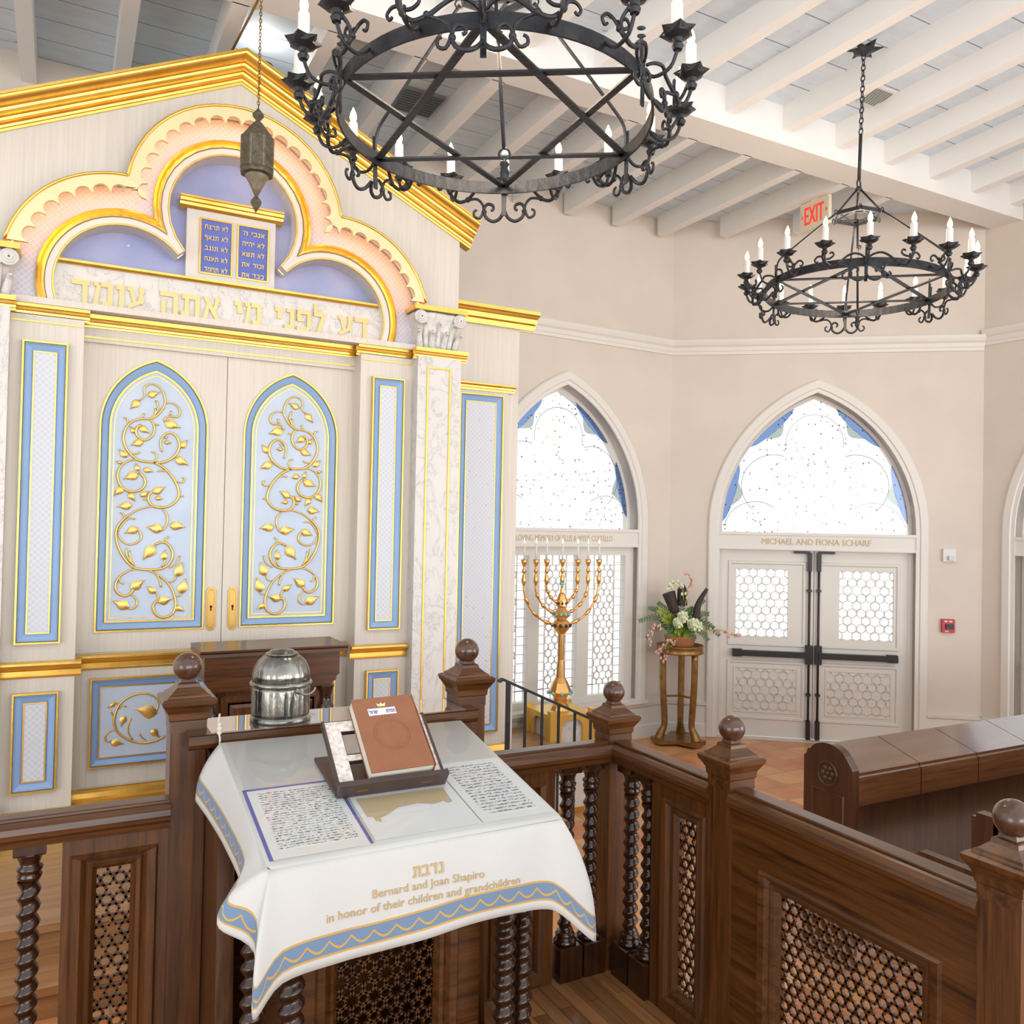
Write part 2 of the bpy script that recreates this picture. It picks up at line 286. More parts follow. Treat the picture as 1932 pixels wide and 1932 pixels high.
# ------------------------------------------------------------------ mesh builder (world coordinates)
class MB:
    def __init__(s): s.v = []; s.f = []; s.sm = []; s.uv = {}
    def add(s, vs, fs, smooth=False):
        o = len(s.v); s.v += [Vector(p) for p in vs]
        for f in fs: s.f.append(tuple(i + o for i in f)); s.sm.append(smooth)
        return s
    def box(s, x0, x1, y0, y1, z0, z1):
        return s.add([(x0, y0, z0), (x1, y0, z0), (x1, y1, z0), (x0, y1, z0), (x0, y0, z1), (x1, y0, z1), (x1, y1, z1), (x0, y1, z1)],
                     [(3, 2, 1, 0), (4, 5, 6, 7), (0, 1, 5, 4), (1, 2, 6, 5), (2, 3, 7, 6), (3, 0, 4, 7)])
    def fbox(s, fr, u0, u1, v0, v1, w0, w1):       # box in a frame fr(u, v, w)
        P = [fr(u, v, ww) for ww in (w0, w1) for (u, v) in ((u0, v0), (u1, v0), (u1, v1), (u0, v1))]
        return s.add(P, [(3, 2, 1, 0), (4, 5, 6, 7), (0, 1, 5, 4), (1, 2, 6, 5), (2, 3, 7, 6), (3, 0, 4, 7)])
    def bar(s, p, q, a, b, up=(0, 0, 1)):
        p, q = Vector(p), Vector(q); d = (q - p).normalized(); up = Vector(up)
        sd = d.cross(up)
        if sd.length < 1e-4: sd = d.cross(Vector((1, 0, 0)))
        sd.normalize(); u = sd.cross(d)
        P = [c + sd * (x * a / 2) + u * (y * b / 2) for c in (p, q) for x, y in ((-1, -1), (1, -1), (1, 1), (-1, 1))]
        return s.add(P, [(3, 2, 1, 0), (4, 5, 6, 7), (0, 1, 5, 4), (1, 2, 6, 5), (2, 3, 7, 6), (3, 0, 4, 7)])
    def tube(s, pts, r, n=8, closed=False, smooth=True, flat=None):
        pts = [Vector(p) for p in pts]; m = len(pts); rr = r if isinstance(r, (list, tuple)) else [r] * m
        T = []
        for i in range(m):
            a = pts[(i - 1) % m] if (closed or i > 0) else pts[i]; b = pts[(i + 1) % m] if (closed or i < m - 1) else pts[i]
            t = b - a; T.append(t.normalized() if t.length > 1e-9 else Vector((0, 0, 1)))
        ref = Vector(flat) if flat else (Vector((0, 0, 1)) if abs(T[0].z) < 0.9 else Vector((1, 0, 0)))
        V = []
        nx = ref - T[0] * ref.dot(T[0]); nx.normalize()
        for i in range(m):
            if flat: nx = Vector(flat)
            nx = nx - T[i] * nx.dot(T[i])
            if nx.length < 1e-6: nx = T[i].orthogonal()
            nx.normalize(); ny = T[i].cross(nx)
            for k in range(n):
                a = 2 * PI * k / n; V.append(pts[i] + (nx * math.cos(a) + ny * math.sin(a)) * rr[i])
        F = []
        for i in range(m if closed else m - 1):
            j = (i + 1) % m
            for k in range(n):
                l = (k + 1) % n; F.append((i * n + k, i * n + l, j * n + l, j * n + k))
        if not closed: F += [tuple(range(n - 1, -1, -1)), tuple((m - 1) * n + k for k in range(n))]
        return s.add(V, F, smooth)
    def lathe(s, prof, c=(0, 0, 0), n=20, smooth=True, rot=0.0, fn=None):
        V = []; F = []; m = len(prof); c = Vector(c)
        for r, z in prof:
            for k in range(n):
                a = rot + 2 * PI * k / n; rr = fn(r, z, a) if fn else r
                V.append(c + Vector((rr * math.cos(a), rr * math.sin(a), z)))
        for i in range(m - 1):
            for k in range(n):
                l = (k + 1) % n; F.append((i * n + k, i * n + l, (i + 1) * n + l, (i + 1) * n + k))
        F += [tuple(range(n - 1, -1, -1)), tuple((m - 1) * n + k for k in range(n))]
        return s.add(V, F, smooth)
    def square(s, prof, c, yaw=0.0):               # stacked square section: prof of (half width, z)
        return s.lathe([(h * math.sqrt(2), z) for h, z in prof], c, 4, False, PI / 4 + yaw)
    def sphere(s, c, r, nu=20, nv=12, sc=(1, 1, 1)):
        V = [Vector(c) + Vector((0, 0, -r * sc[2]))]; F = []
        for i in range(1, nv):
            t = -PI / 2 + PI * i / nv
            for k in range(nu):
                a = 2 * PI * k / nu
                V.append(Vector(c) + Vector((r * sc[0] * math.cos(t) * math.cos(a), r * sc[1] * math.cos(t) * math.sin(a), r * sc[2] * math.sin(t))))
        V.append(Vector(c) + Vector((0, 0, r * sc[2])))
        for k in range(nu):
            l = (k + 1) % nu; F.append((0, 1 + l, 1 + k)); F.append((len(V) - 1, 1 + (nv - 2) * nu + k, 1 + (nv - 2) * nu + l))
            for i in range(nv - 2): F.append((1 + i * nu + k, 1 + i * nu + l, 1 + (i + 1) * nu + l, 1 + (i + 1) * nu + k))
        return s.add(V, F, True)
    def ext(s, prof, p, q, U, V):                  # extrude a 2D profile from p to q
        p, q, U, V = Vector(p), Vector(q), Vector(U), Vector(V); n = len(prof)
        P = [b + U * x + V * y for b in (p, q) for x, y in prof]
        F = [(k, (k + 1) % n, n + (k + 1) % n, n + k) for k in range(n)] + [tuple(range(n - 1, -1, -1)), tuple(range(n, 2 * n))]
        return s.add(P, F)
    def plate(s, outer, holes, fr, w0, w1):        # flat plate with holes in frame fr, thickness w0..w1
        loops = [outer] + list(holes); flat = [p for l in loops for p in l]
        tris = tessellate_polygon([[Vector((x, y, 0)) for x, y in l] for l in loops])
        n = len(flat); P = [fr(x, y, w0) for x, y in flat] + [fr(x, y, w1) for x, y in flat]
        F = [tuple(t) for t in tris] + [tuple(i + n for i in reversed(t)) for t in tris]
        o = 0
        for l in loops:
            m = len(l)
            for k in range(m): a, b = o + k, o + (k + 1) % m; F.append((a, b, b + n, a + n))
            o += m
        return s.add(P, F)
    def loft(s, loops, closed=True, smooth=False):  # quads between consecutive loops of equal length
        n = len(loops[0]); P = [p for l in loops for p in l]; F = []
        for i in range(len(loops) - 1):
            for k in range(n if closed else n - 1):
                l = (k + 1) % n; F.append((i * n + k, i * n + l, (i + 1) * n + l, (i + 1) * n + k))
        return s.add(P, F, smooth)
    def cap(s, loop): return s.add(loop, [tuple(range(len(loop)))])
    def build(s, name, mat, parent=None, wn=False):
        me = bpy.data.meshes.new(name)
        inv = PARM.get(parent.name, Matrix()).inverted() if parent else Matrix()
        me.from_pydata([inv @ p for p in s.v], [], s.f); me.polygons.foreach_set('use_smooth', s.sm); me.materials.append(mat)
        me.update(); me.validate()
        o = bpy.data.objects.new(name, me); COL.objects.link(o)
        if parent: o.parent = parent; PARM[o.name] = PARM.get(parent.name, Matrix())
        return o
PARM = {}
def thing(name, label, cat, loc=(0, 0, 0), rz=0.0, group=None):
    o = bpy.data.objects.new(name, None); COL.objects.link(o); o.empty_display_size = 0.1
    o.location = loc; o.rotation_euler = (0, 0, rz); o['label'] = label; o['category'] = cat
    if group: o['group'] = group
    PARM[o.name] = Matrix.Translation(loc) @ Matrix.Rotation(rz, 4, 'Z'); return o
def tag(o, label, cat, group=None):
    o['label'] = label; o['category'] = cat
    if group: o['group'] = group
    return o
def struct(o): o['kind'] = 'structure'; return o
def copy_tree(o, parent=None, loc=None, label=None, rot=None):
    c = o.copy(); COL.objects.link(c)
    if parent: c.parent = parent
    if loc is not None: c.location = loc
    if rot is not None: c.rotation_euler = rot
    if label: c['label'] = label
    for ch in list(o.children): copy_tree(ch, c)
    return c
ID = lambda u, v, ww: Vector((u, v, ww))
def arch(a, z0, zs, za, n=16):      # gothic arch loop: half width a, base z0, spring zs, apex za; fixed count of points
    h = za - zs; r = (a * a + h * h) / (2 * a); pts = [(a, z0)]
    t1 = math.atan2(h, r - a)
    for i in range(n + 1): t = t1 * i / n; pts.append((-(r - a) + r * math.cos(t), zs + r * math.sin(t)))
    L_ = [(-x, z) for x, z in reversed(pts[:-1])]
    return pts + L_
def rect(u0, u1, v0, v1, i=0.0): return [(u0 + i, v0 + i), (u1 - i, v0 + i), (u1 - i, v1 - i), (u0 + i, v1 - i)]
def segclip(p, q, x0, x1, y0, y1):
    t0, t1 = 0.0, 1.0; dx, dy = q[0] - p[0], q[1] - p[1]
    for d, a in ((-dx, p[0] - x0), (dx, x1 - p[0]), (-dy, p[1] - y0), (dy, y1 - p[1])):
        if abs(d) < 1e-12:
            if a < 0: return None
        else:
            t = a / d
            if d < 0: t0 = max(t0, t)
            else: t1 = min(t1, t)
    if t0 >= t1: return None
    return (p[0] + dx * t0, p[1] + dy * t0), (p[0] + dx * t1, p[1] + dy * t1)
def lattice(mb, fr, x0, x1, y0, y1, d, wbar, w0, w1, n=6, rr=None, off=(0, 0)):
    # rings at kagome sites (each star void ringed by six): hexagons (n=6) or circles
    rr = rr or d / 2
    cx, cy = (x0 + x1) / 2 + off[0], (y0 + y1) / 2 + off[1]; a = 2 * d
    ny, nx = int((y1 - y0) / (d * 1.732)) + 3, int((x1 - x0) / a) + 3
    for j in range(-ny, ny + 1):
        for i in range(-nx, nx + 1):
            ox = cx + i * a + (j % 2) * d; oy = cy + j * d * math.sqrt(3)
            for sx, sy in ((d, 0), (d / 2, d * math.sqrt(3) / 2), (-d / 2, d * math.sqrt(3) / 2)):
                px, py = ox + sx, oy + sy
                if px < x0 - d or px > x1 + d or py < y0 - d or py > y1 + d: continue
                ring = [(px + rr * math.cos(2 * PI * k / n), py + rr * math.sin(2 * PI * k / n)) for k in range(n)]
                for k in range(n):
                    c = segclip(ring[k], ring[(k + 1) % n], x0, x1, y0, y1)
                    if not c: continue
                    (ax, ay), (bx, by) = c; l = math.hypot(bx - ax, by - ay)
                    if l < 1e-4: continue
                    ex, ey = (bx - ax) / l, (by - ay) / l; e = wbar * 0.28; ax -= ex * e; ay -= ey * e; bx += ex * e; by += ey * e
                    qx, qy = -ey * wbar / 2, ex * wbar / 2
                    P = [fr(ax + qx, ay + qy, ww) for ww in (w0,)] + [fr(bx + qx, by + qy, w0), fr(bx - qx, by - qy, w0), fr(ax - qx, ay - qy, w0),
                         fr(ax + qx, ay + qy, w1), fr(bx + qx, by + qy, w1), fr(bx - qx, by - qy, w1), fr(ax - qx, ay - qy, w1)]
                    mb.add(P, [(3, 2, 1, 0), (4, 5, 6, 7), (0, 1, 5, 4), (2, 3, 7, 6)])
_txt = {}
def text_mesh(body, bold=0.0):
    if (body, bold) in _txt: return _txt[(body, bold)]
    cu = bpy.data.curves.new('lettering', 'FONT'); cu.body = body; cu.size = 1.0; cu.resolution_u = 3; cu.offset = bold
    o = bpy.data.objects.new('lettering', cu); COL.objects.link(o)
    dg = bpy.context.evaluated_depsgraph_get(); me = bpy.data.meshes.new_from_object(o.evaluated_get(dg))
    V = [(v.co.x, v.co.y) for v in me.vertices]; F = [tuple(p.vertices) for p in me.polygons]
    bpy.data.objects.remove(o); bpy.data.curves.remove(cu); bpy.data.meshes.remove(me)
    if not V: V = [(0, 0), (1, 0), (1, 1)]; F = [(0, 1, 2)]
    x0, x1 = min(a for a, b in V), max(a for a, b in V); y0, y1 = min(b for a, b in V), max(b for a, b in V)
    V = [((a - x0) / (x1 - x0), (b - y0) / (y1 - y0)) for a, b in V]
    _txt[(body, bold)] = (V, F, (x1 - x0) / (y1 - y0)); return _txt[(body, bold)]
def letter(mb, body, fr, u0, u1, v0, v1, w0, w1, bold=0.0):
    # lettering stretched into the rectangle u0..u1, v0..v1 of frame fr, extruded w0 (back) .. w1 (front)
    V, F, asp = text_mesh(body); n = len(V)
    if bold:
        b = bold * (v1 - v0); k = 0
        for du, dv in ((-b, -b * 0.5), (b, -b * 0.5), (-b, b * 0.5), (b, b * 0.5)):
            k += 1; letter(mb, body, fr, u0 + b + du, u1 - b + du, v0 + b * 0.5 + dv, v1 - b * 0.5 + dv, w0, w1 + k * 1e-4)
        return
    P = [fr(u0 + a * (u1 - u0), v0 + b * (v1 - v0), w1) for a, b in V] + [fr(u0 + a * (u1 - u0), v0 + b * (v1 - v0), w0) for a, b in V]
    edges = {}
    for f in F:
        for k in range(len(f)):
            e = (f[k], f[(k + 1) % len(f)])
            if (e[1], e[0]) in edges: del edges[(e[1], e[0])]
            else: edges[e] = 1
    mb.add(P, [tuple(f) for f in F] + [(a, b, b + n, a + n) for a, b in edges])
def smoothpath(pts, k=4):
    out = []; n = len(pts); P = [Vector(p) for p in pts]
    for i in range(n - 1):
        a, b, c, d = P[max(i - 1, 0)], P[i], P[i + 1], P[min(i + 2, n - 1)]
        for j in range(k):
            t = j / k; out.append(0.5 * ((2 * b) + (c - a) * t + (2 * a - 5 * b + 4 * c - d) * t * t + (3 * b - a - 3 * c + d) * t ** 3))
    out.append(P[-1]); return out

# block Hebrew letters, each a set of convex strokes in a unit-high box
def _q(*p): return list(p)
def _r(x0, x1, y0, y1): return [(x0, y0), (x1, y0), (x1, y1), (x0, y1)]
HEB = {' ': (0.42, []), '\u05d3': (0.8, [_r(0, .8, .78, 1), _r(.48, .70, 0, .80)]), '\u05e8': (0.74, [_r(0, .70, .78, 1), _r(.52, .74, 0, .92)]),
 '\u05d4': (0.84, [_r(0, .80, .78, 1), _r(.62, .84, 0, .92), _r(.06, .26, 0, .58)]), '\u05d7': (0.84, [_r(0, .80, .78, 1), _r(.62, .84, 0, .92), _r(.04, .24, 0, .85)]),
 '\u05ea': (0.9, [_r(.05, .86, .78, 1), _r(.68, .9, 0, .92), _r(.18, .38, .12, .85), _r(0, .38, 0, .2)]), '\u05d5': (0.36, [_r(0, .34, .78, 1), _r(.14, .36, 0, .92)]),
 '\u05d6': (0.42, [_r(0, .42, .78, 1), _r(.12, .32, 0, .82)]), '\u05d9': (0.36, [_r(0, .34, .78, 1), _r(.14, .36, .44, .92)]),
 '\u05e0': (0.52, [_r(.12, .5, .80, 1), _r(.30, .52, .05, .92), _r(0, .52, 0, .2)]), '\u05db': (0.74, [_r(0, .66, .80, 1), _r(.53, .74, .1, .92), _r(0, .66, 0, .2)]),
 '\u05d1': (0.86, [_r(.04, .68, .80, 1), _r(.52, .73, .1, .92), _r(0, .86, 0, .2)]), '\u05e4': (0.76, [_r(0, .68, .80, 1), _r(.55, .76, .1, .92), _r(0, .68, 0, .2), _r(0, .19, .46, .95), _r(0, .40, .44, .60)]),
 '\u05e3': (0.74, [_r(0, .68, .80, 1), _r(.52, .74, -.3, .92), _r(0, .19, .46, .95), _r(0, .38, .44, .60)]),
 '\u05dc': (0.66, [_r(0, .19, .85, 1.38), _r(0, .66, .78, 1), _q((.16, 0), (.37, 0), (.66, .82), (.44, .82))]),
 '\u05de': (0.86, [_q((.0, 0), (.2, 0), (.34, .86), (.16, .86)), _q((.0, 1), (.04, .80), (.30, .80), (.22, 1)), _r(.34, .76, .80, 1), _r(.64, .86, .1, .92), _r(.40, .86, 0, .2)]),
 '\u05e2': (0.78, [_q((.52, 1), (.54, .80), (.66, .2), (.78, .45)), _q((.54, 1), (.56, .78), (.78, .78), (.78, 1)), _q((.78, .9), (.60, .9), (.46, .26), (.62, .26)), _q((0, 1), (0, .80), (.22, .80), (.22, 1)), _q((.06, .9), (.24, .9), (.44, .28), (.28, .22)), _q((.02, -.02), (.64, .28), (.64, .46), (.06, .18))]),
 '\u05d0': (0.86, [_q((0, 1), (.63, 0), (.86, 0), (.24, 1)), _q((.60, 1), (.60, .80), (.84, .80), (.84, 1)), _q((.64, .9), (.50, .46), (.64, .36), (.82, .9)), _q((.0, 0), (.20, 0), (.34, .54), (.20, .70))]),
 '\u05e9': (0.96, [_r(.08, .88, 0, .2), _q((.0, 1), (.08, .05), (.28, .05), (.20, 1)), _q((.40, 1), (.34, .1), (.52, .1), (.60, 1)), _q((.76, 1), (.68, .05), (.88, .05), (.96, 1))]),
 '\u05e6': (0.78, [_q((.54, 1), (.34, .52), (.48, .44), (.76, 1)), _q((0, 1), (.52, .1), (.74, .1), (.24, 1)), _r(0, .78, 0, .2)]),
 '\u05d2': (0.48, [_r(.02, .42, .80, 1), _r(.22, .44, 0, .92), _q((0, 0), (.18, 0), (.32, .36), (.22, .42))]), '\u05f3': (0.16, [_q((0, .72), (.1, .72), (.18, 1), (.04, 1))])}
def hebrew(mb, visual, fr, u0, u1, v0, v1, w0, w1):
    tot = sum(HEB[c][0] for c in visual) + 0.15 * (len(visual) - 1); k = (u1 - u0) / tot; x = 0.0; j = 0
    for c in visual:
        wd, polys = HEB[c]
        for p in polys:
            a = sum(p[i][0] * p[(i + 1) % 4][1] - p[(i + 1) % 4][0] * p[i][1] for i in range(4)); p = p if a > 0 else p[::-1]
            j += 1; e = (j % 5) * 1.2e-4
            F = [fr(u0 + (x + a) * k, v0 + b * (v1 - v0), w1 + e) for a, b in p]; B = [fr(u0 + (x + a) * k, v0 + b * (v1 - v0), w0) for a, b in p]
            mb.add(F + B, [(0, 1, 2, 3), (7, 6, 5, 4), (0, 4, 5, 1), (1, 5, 6, 2), (2, 6, 7, 3), (3, 7, 4, 0)])
        x += wd + 0.15
# ================================================================== SETTING
def frame(o, deg):
    o = Vector((o[0], o[1], 0)); d = Vector((math.cos(R(deg)), math.sin(R(deg)), 0)); n = Vector((d.y, -d.x, 0))
    return lambda u, v, ww: o + d * u + n * ww + Vector((0, 0, v))
CORN = (5.92, 7.40); RC = (8.445, 5.427)
FB, FD, FR = frame(CORN, 2.5), frame(CORN, -38.0), frame(RC, -84.0)

struct(MB().box(-6.5, 10.0, -4.0, 8.2, -0.12, 0.0).build('floor', TILE))
AW = (0.95, 0.42, 2.30, 3.72); AD = (1.006, 0.004, 2.28, 3.76)      # arch openings (half width, base, spring, apex)
CW, CDR, CRR = -1.395, 1.548, 1.33
sh = lambda loop, c: [(x + c, z) for x, z in loop]
struct(MB().plate([(-11.5, 0), (0.16, 0), (0.16, 5.72), (-11.5, 5.72)], [sh(arch(*AW), CW)], FB, -0.24, 0.0).build('wall_back', WALL))
struct(MB().plate([(0, 0), (3.204, 0), (3.204, 5.72), (0, 5.72)], [sh(arch(*AD), CDR)], FD, -0.24, 0.0).build('wall_diagonal', WALL))
struct(MB().plate([(-0.14, 0), (4.2, 0), (4.2, 6.75), (-0.14, 5.72)], [sh(arch(*AD), CRR)], FR, -0.24, 0.0).build('wall_right', WALL))

# ceiling: level boards beyond the girder, boards rising toward the viewer on this side
cl = MB().box(-5.5, 9.2, 5.2, 8.0, 5.66, 5.74)
S = 0.22
cl.add([(-5.5, 5.22, 5.735), (9.2, 5.22, 5.735), (9.2, 0.6, 5.735 + S * 4.62), (-5.5, 0.6, 5.735 + S * 4.62),
        (-5.5, 5.22, 5.82), (9.2, 5.22, 5.82), (9.2, 0.6, 5.82 + S * 4.62), (-5.5, 0.6, 5.82 + S * 4.62)],
       [(3, 2, 1, 0), (4, 5, 6, 7), (0, 1, 5, 4), (1, 2, 6, 5), (2, 3, 7, 6), (3, 0, 4, 7)])
struct(cl.build('ceiling', BOARD))
tn = 0
def trim(mb, mat=BEAM):
    global tn
    tn += 1; return struct(mb.build('trim_%d' % tn, mat))
trim(MB().box(-5.5, 8.6, 5.06, 5.37, 5.45, 5.80))
for k in range(-9, 12):
    x = 0.29 + 0.597 * k
    ye = 7.30 if x < 5.85 else 7.30 - (x - 5.85) * 0.78
    trim(MB().box(x - 0.05, x + 0.05, 5.36, ye, 5.45, 5.67))
for k in range(-8, 8):
    x = 4.58 + 0.62 * k; d = Vector((0.351, -1, 0.22))
    a = Vector((x, 5.08, 5.56)); b = a + d * 4.3
    m = MB(); P = [q + Vector((dx, 0, dz)) for q in (a, b) for dx, dz in ((-0.05, 0), (0.05, 0), (0.05, 0.22), (-0.05, 0.22))]
    trim(m.add(P, [(3, 2, 1, 0), (4, 5, 6, 7), (0, 1, 5, 4), (1, 2, 6, 5), (2, 3, 7, 6), (3, 0, 4, 7)]))
# picture-rail moulding and wainscot
PRO = [(0, 4.185), (0.018, 4.185), (0.022, 4.215), (0.03, 4.225), (0.03, 4.265), (0.05, 4.285), (0.062, 4.315), (0.062, 4.345), (0, 4.345)]
BAS = [(0, 0.0), (0.022, 0.0), (0.022, 0.13), (0.014, 0.145), (0.014, 0.33), (0.04, 0.345), (0.045, 0.375), (0, 0.375)]
def run(fr, u0, u1, prof, mb=None):
    mb = mb or MB(); n = len(prof)
    P = [fr(u, z, ww) for u in (u0, u1) for ww, z in prof]
    F = [(k, (k + 1) % n, n + (k + 1) % n, n + k) for k in range(n)] + [tuple(range(n - 1, -1, -1)), tuple(range(n, 2 * n))]
    return mb.add(P, F)
trim(run(FB, -11.0, 0.0, PRO), TRIM); trim(run(FD, 0.0, 3.2, PRO), TRIM); trim(run(FR, 0.0, 4.0, [(a, b + 0.05) for a, b in PRO]), TRIM)
struct(run(FB, -0.31, 0.0, BAS, run(FB, -11.0, CW - 1.08, BAS)).build('baseboard_back', TRIM))
struct(run(FB, CW - 1.08, -0.31, [(a * 1.2, b) for a, b in BAS]).build('baseboard_window', TRIM))
struct(run(FD, 2.67, 3.2, BAS, run(FD, 0.0, 0.42, BAS)).build('baseboard_diagonal', TRIM))
struct(run(FR, 0.0, 0.2, BAS).build('baseboard_right', TRIM))

def opening(fr, c, A, name):
    a, z0, zs, za = A
    w = bpy.data.objects.new(name, None); COL.objects.link(w); w['kind'] = 'structure'
    lp = lambda i, ww, zz=z0: [fr(x + c, z, ww) for x, z in arch(a - i, zz, zs, za - i * 1.15)]
    m = MB().loft([lp(-0.125, 0.0), lp(-0.125, 0.022), lp(-0.11, 0.034), lp(-0.045, 0.034), lp(-0.035, 0.02), lp(0.0, 0.02), lp(0.0, -0.14), lp(0.035, -0.14), lp(0.035, -0.22)], False)
    m.build('casing', TRIM, w)
    zl = 2.235
    # stained glass in the pointed head
    gl = [(x, z) for x, z in arch(a - 0.035, zl, zs, za - 0.04)]
    m = MB(); n = len(gl); m.add([fr(x + c, z, -0.15) for x, z in gl] + [fr(x + c, z, -0.158) for x, z in gl], [tuple(range(n)), tuple(range(2 * n - 1, n - 1, -1))])
    m.build('stained_glass', STAIN, w)
    def band(t0, t1, f0, f1, ww):      # slender pieces along the arch, thickest in the middle
        m = MB(); K = 14; h = za - zs; r = (a * a + h * h) / (2 * a); tm = math.atan2(h, r - a)
        for side in (1, -1):
            V = []
            for k in range(K + 1):
                g = k / K; t = tm * (t0 + (t1 - t0) * g); q = math.sin(PI * g) ** 0.6
                for dd in (f0(q), f1(q)):
                    rr = r - dd; V.append(fr(side * (-(r - a) + rr * math.cos(t)) + c, zs + rr * math.sin(t), ww))
            m.add(V, [(2 * j, 2 * j + 1, 2 * j + 3, 2 * j + 2) for j in range(K)])
        return m
    for t0, t1 in ((0.04, 0.40), (0.52, 0.86)):
        band(t0, t1, lambda q: 0.036, lambda q: 0.036 + 0.085 * q, -0.146).build('blue_border_glass', BGLASS, w)
        e = (t1 - t0) * 0.28
        band(t0 + e, t1 - e, lambda q: 0.112, lambda q: 0.112 + 0.085 * q * q, -0.146).build('grey_corner_glass', GGLASS, w)
    # leading: arcs of the quatrefoil and cross bars in the border
    m = MB()
    for (cx, cz, r, a0, a1) in ((0, za - 0.52, 0.30, -0.2, PI + 0.2), (0.43, zs + 0.48, 0.34, -0.9, 1.9), (-0.43, zs + 0.48, 0.34, PI - 1.9, PI + 0.9), (0.62, zs - 0.03, 0.33, 0.2, 2.2), (-0.62, zs - 0.03, 0.33, PI - 2.2, PI - 0.2)):
        P = []
        for k in range(25):
            t = a0 + (a1 - a0) * k / 24; x, z = cx + r * math.cos(t), cz + r * math.sin(t); P.append(fr(x + c, z, -0.145))
        m.tube(P, 0.0028, 4)
    m.build('leading', LEAD, w)
    # transom with gilt lettering
    m = MB().fbox(fr, c - a, c + a, 2.06, 2.235, -0.13, 0.008); m.fbox(fr, c - a, c + a, 2.215, 2.245, -0.13, 0.024); m.fbox(fr, c - a, c + a, 2.055, 2.075, -0.13, 0.018)
    m.build('transom', TRIM, w)
    return w, lp
# --- window with three latticed lights
w1, _ = opening(FB, CW, AW, 'window_1')
cols = [(-2.235, -1.775), (-1.643, -1.174), (-1.026, -0.552)]
out = [(CW - 0.95, 0.42), (CW + 0.95, 0.42), (CW + 0.95, 2.06), (CW - 0.95, 2.06)]
MB().plate(out, [rect(a, b, 0.49, 1.966) for a, b in cols], FB, -0.16, -0.07).build('mullion_frame', TRIM, w1)
for a, b in cols:
    m = MB(); m.fbox(FB, a, b, 0.49, 1.966, -0.15, -0.146); m.build('pane', PANE, w1)
    m = MB(); g = 0.105
    lattice(m, FB, a + g, b - g, 0.49 + g, 1.966 - g, 0.078, 0.007, -0.14, -0.125, 12, 0.0385)
    for x in (a + g, b - g, ): m.fbox(FB, x - 0.004, x + 0.004, 0.49, 1.966, -0.14, -0.125)
    z = 0.49 + g
    k = 0
    while z < 1.966 - 0.05:
        for (p, q) in ((a, a + g), (b - g, b)): m.fbox(FB, p, q, z - 0.004, z + 0.004, -0.14, -0.125)
        z += 0.092
    for zz in (0.49 + g, 1.966 - g): m.fbox(FB, a, b, zz - 0.004, zz + 0.004, -0.14, -0.125)
    for x in (a + g + 0.085, a + g + 0.17):
        for (p, q) in ((0.49, 0.49 + g), (1.966 - g, 1.966)): m.fbox(FB, x - 0.004, x + 0.004, p, q, -0.14, -0.125)
    m.build('lattice', TRIM, w1)
MB().fbox(FB, CW - 1.06, CW + 1.06, 0.385, 0.425, -0.05, 0.09).build('sill', TRIM, w1)
m = MB(); letter(m, 'IN LOVING MEMORY OF ELLIS & WYLIE COSTELLO', FB, CW - 0.66, CW + 0.60, 2.115, 2.175, 0.008, 0.012); m.build('lettering', LETBR, w1)

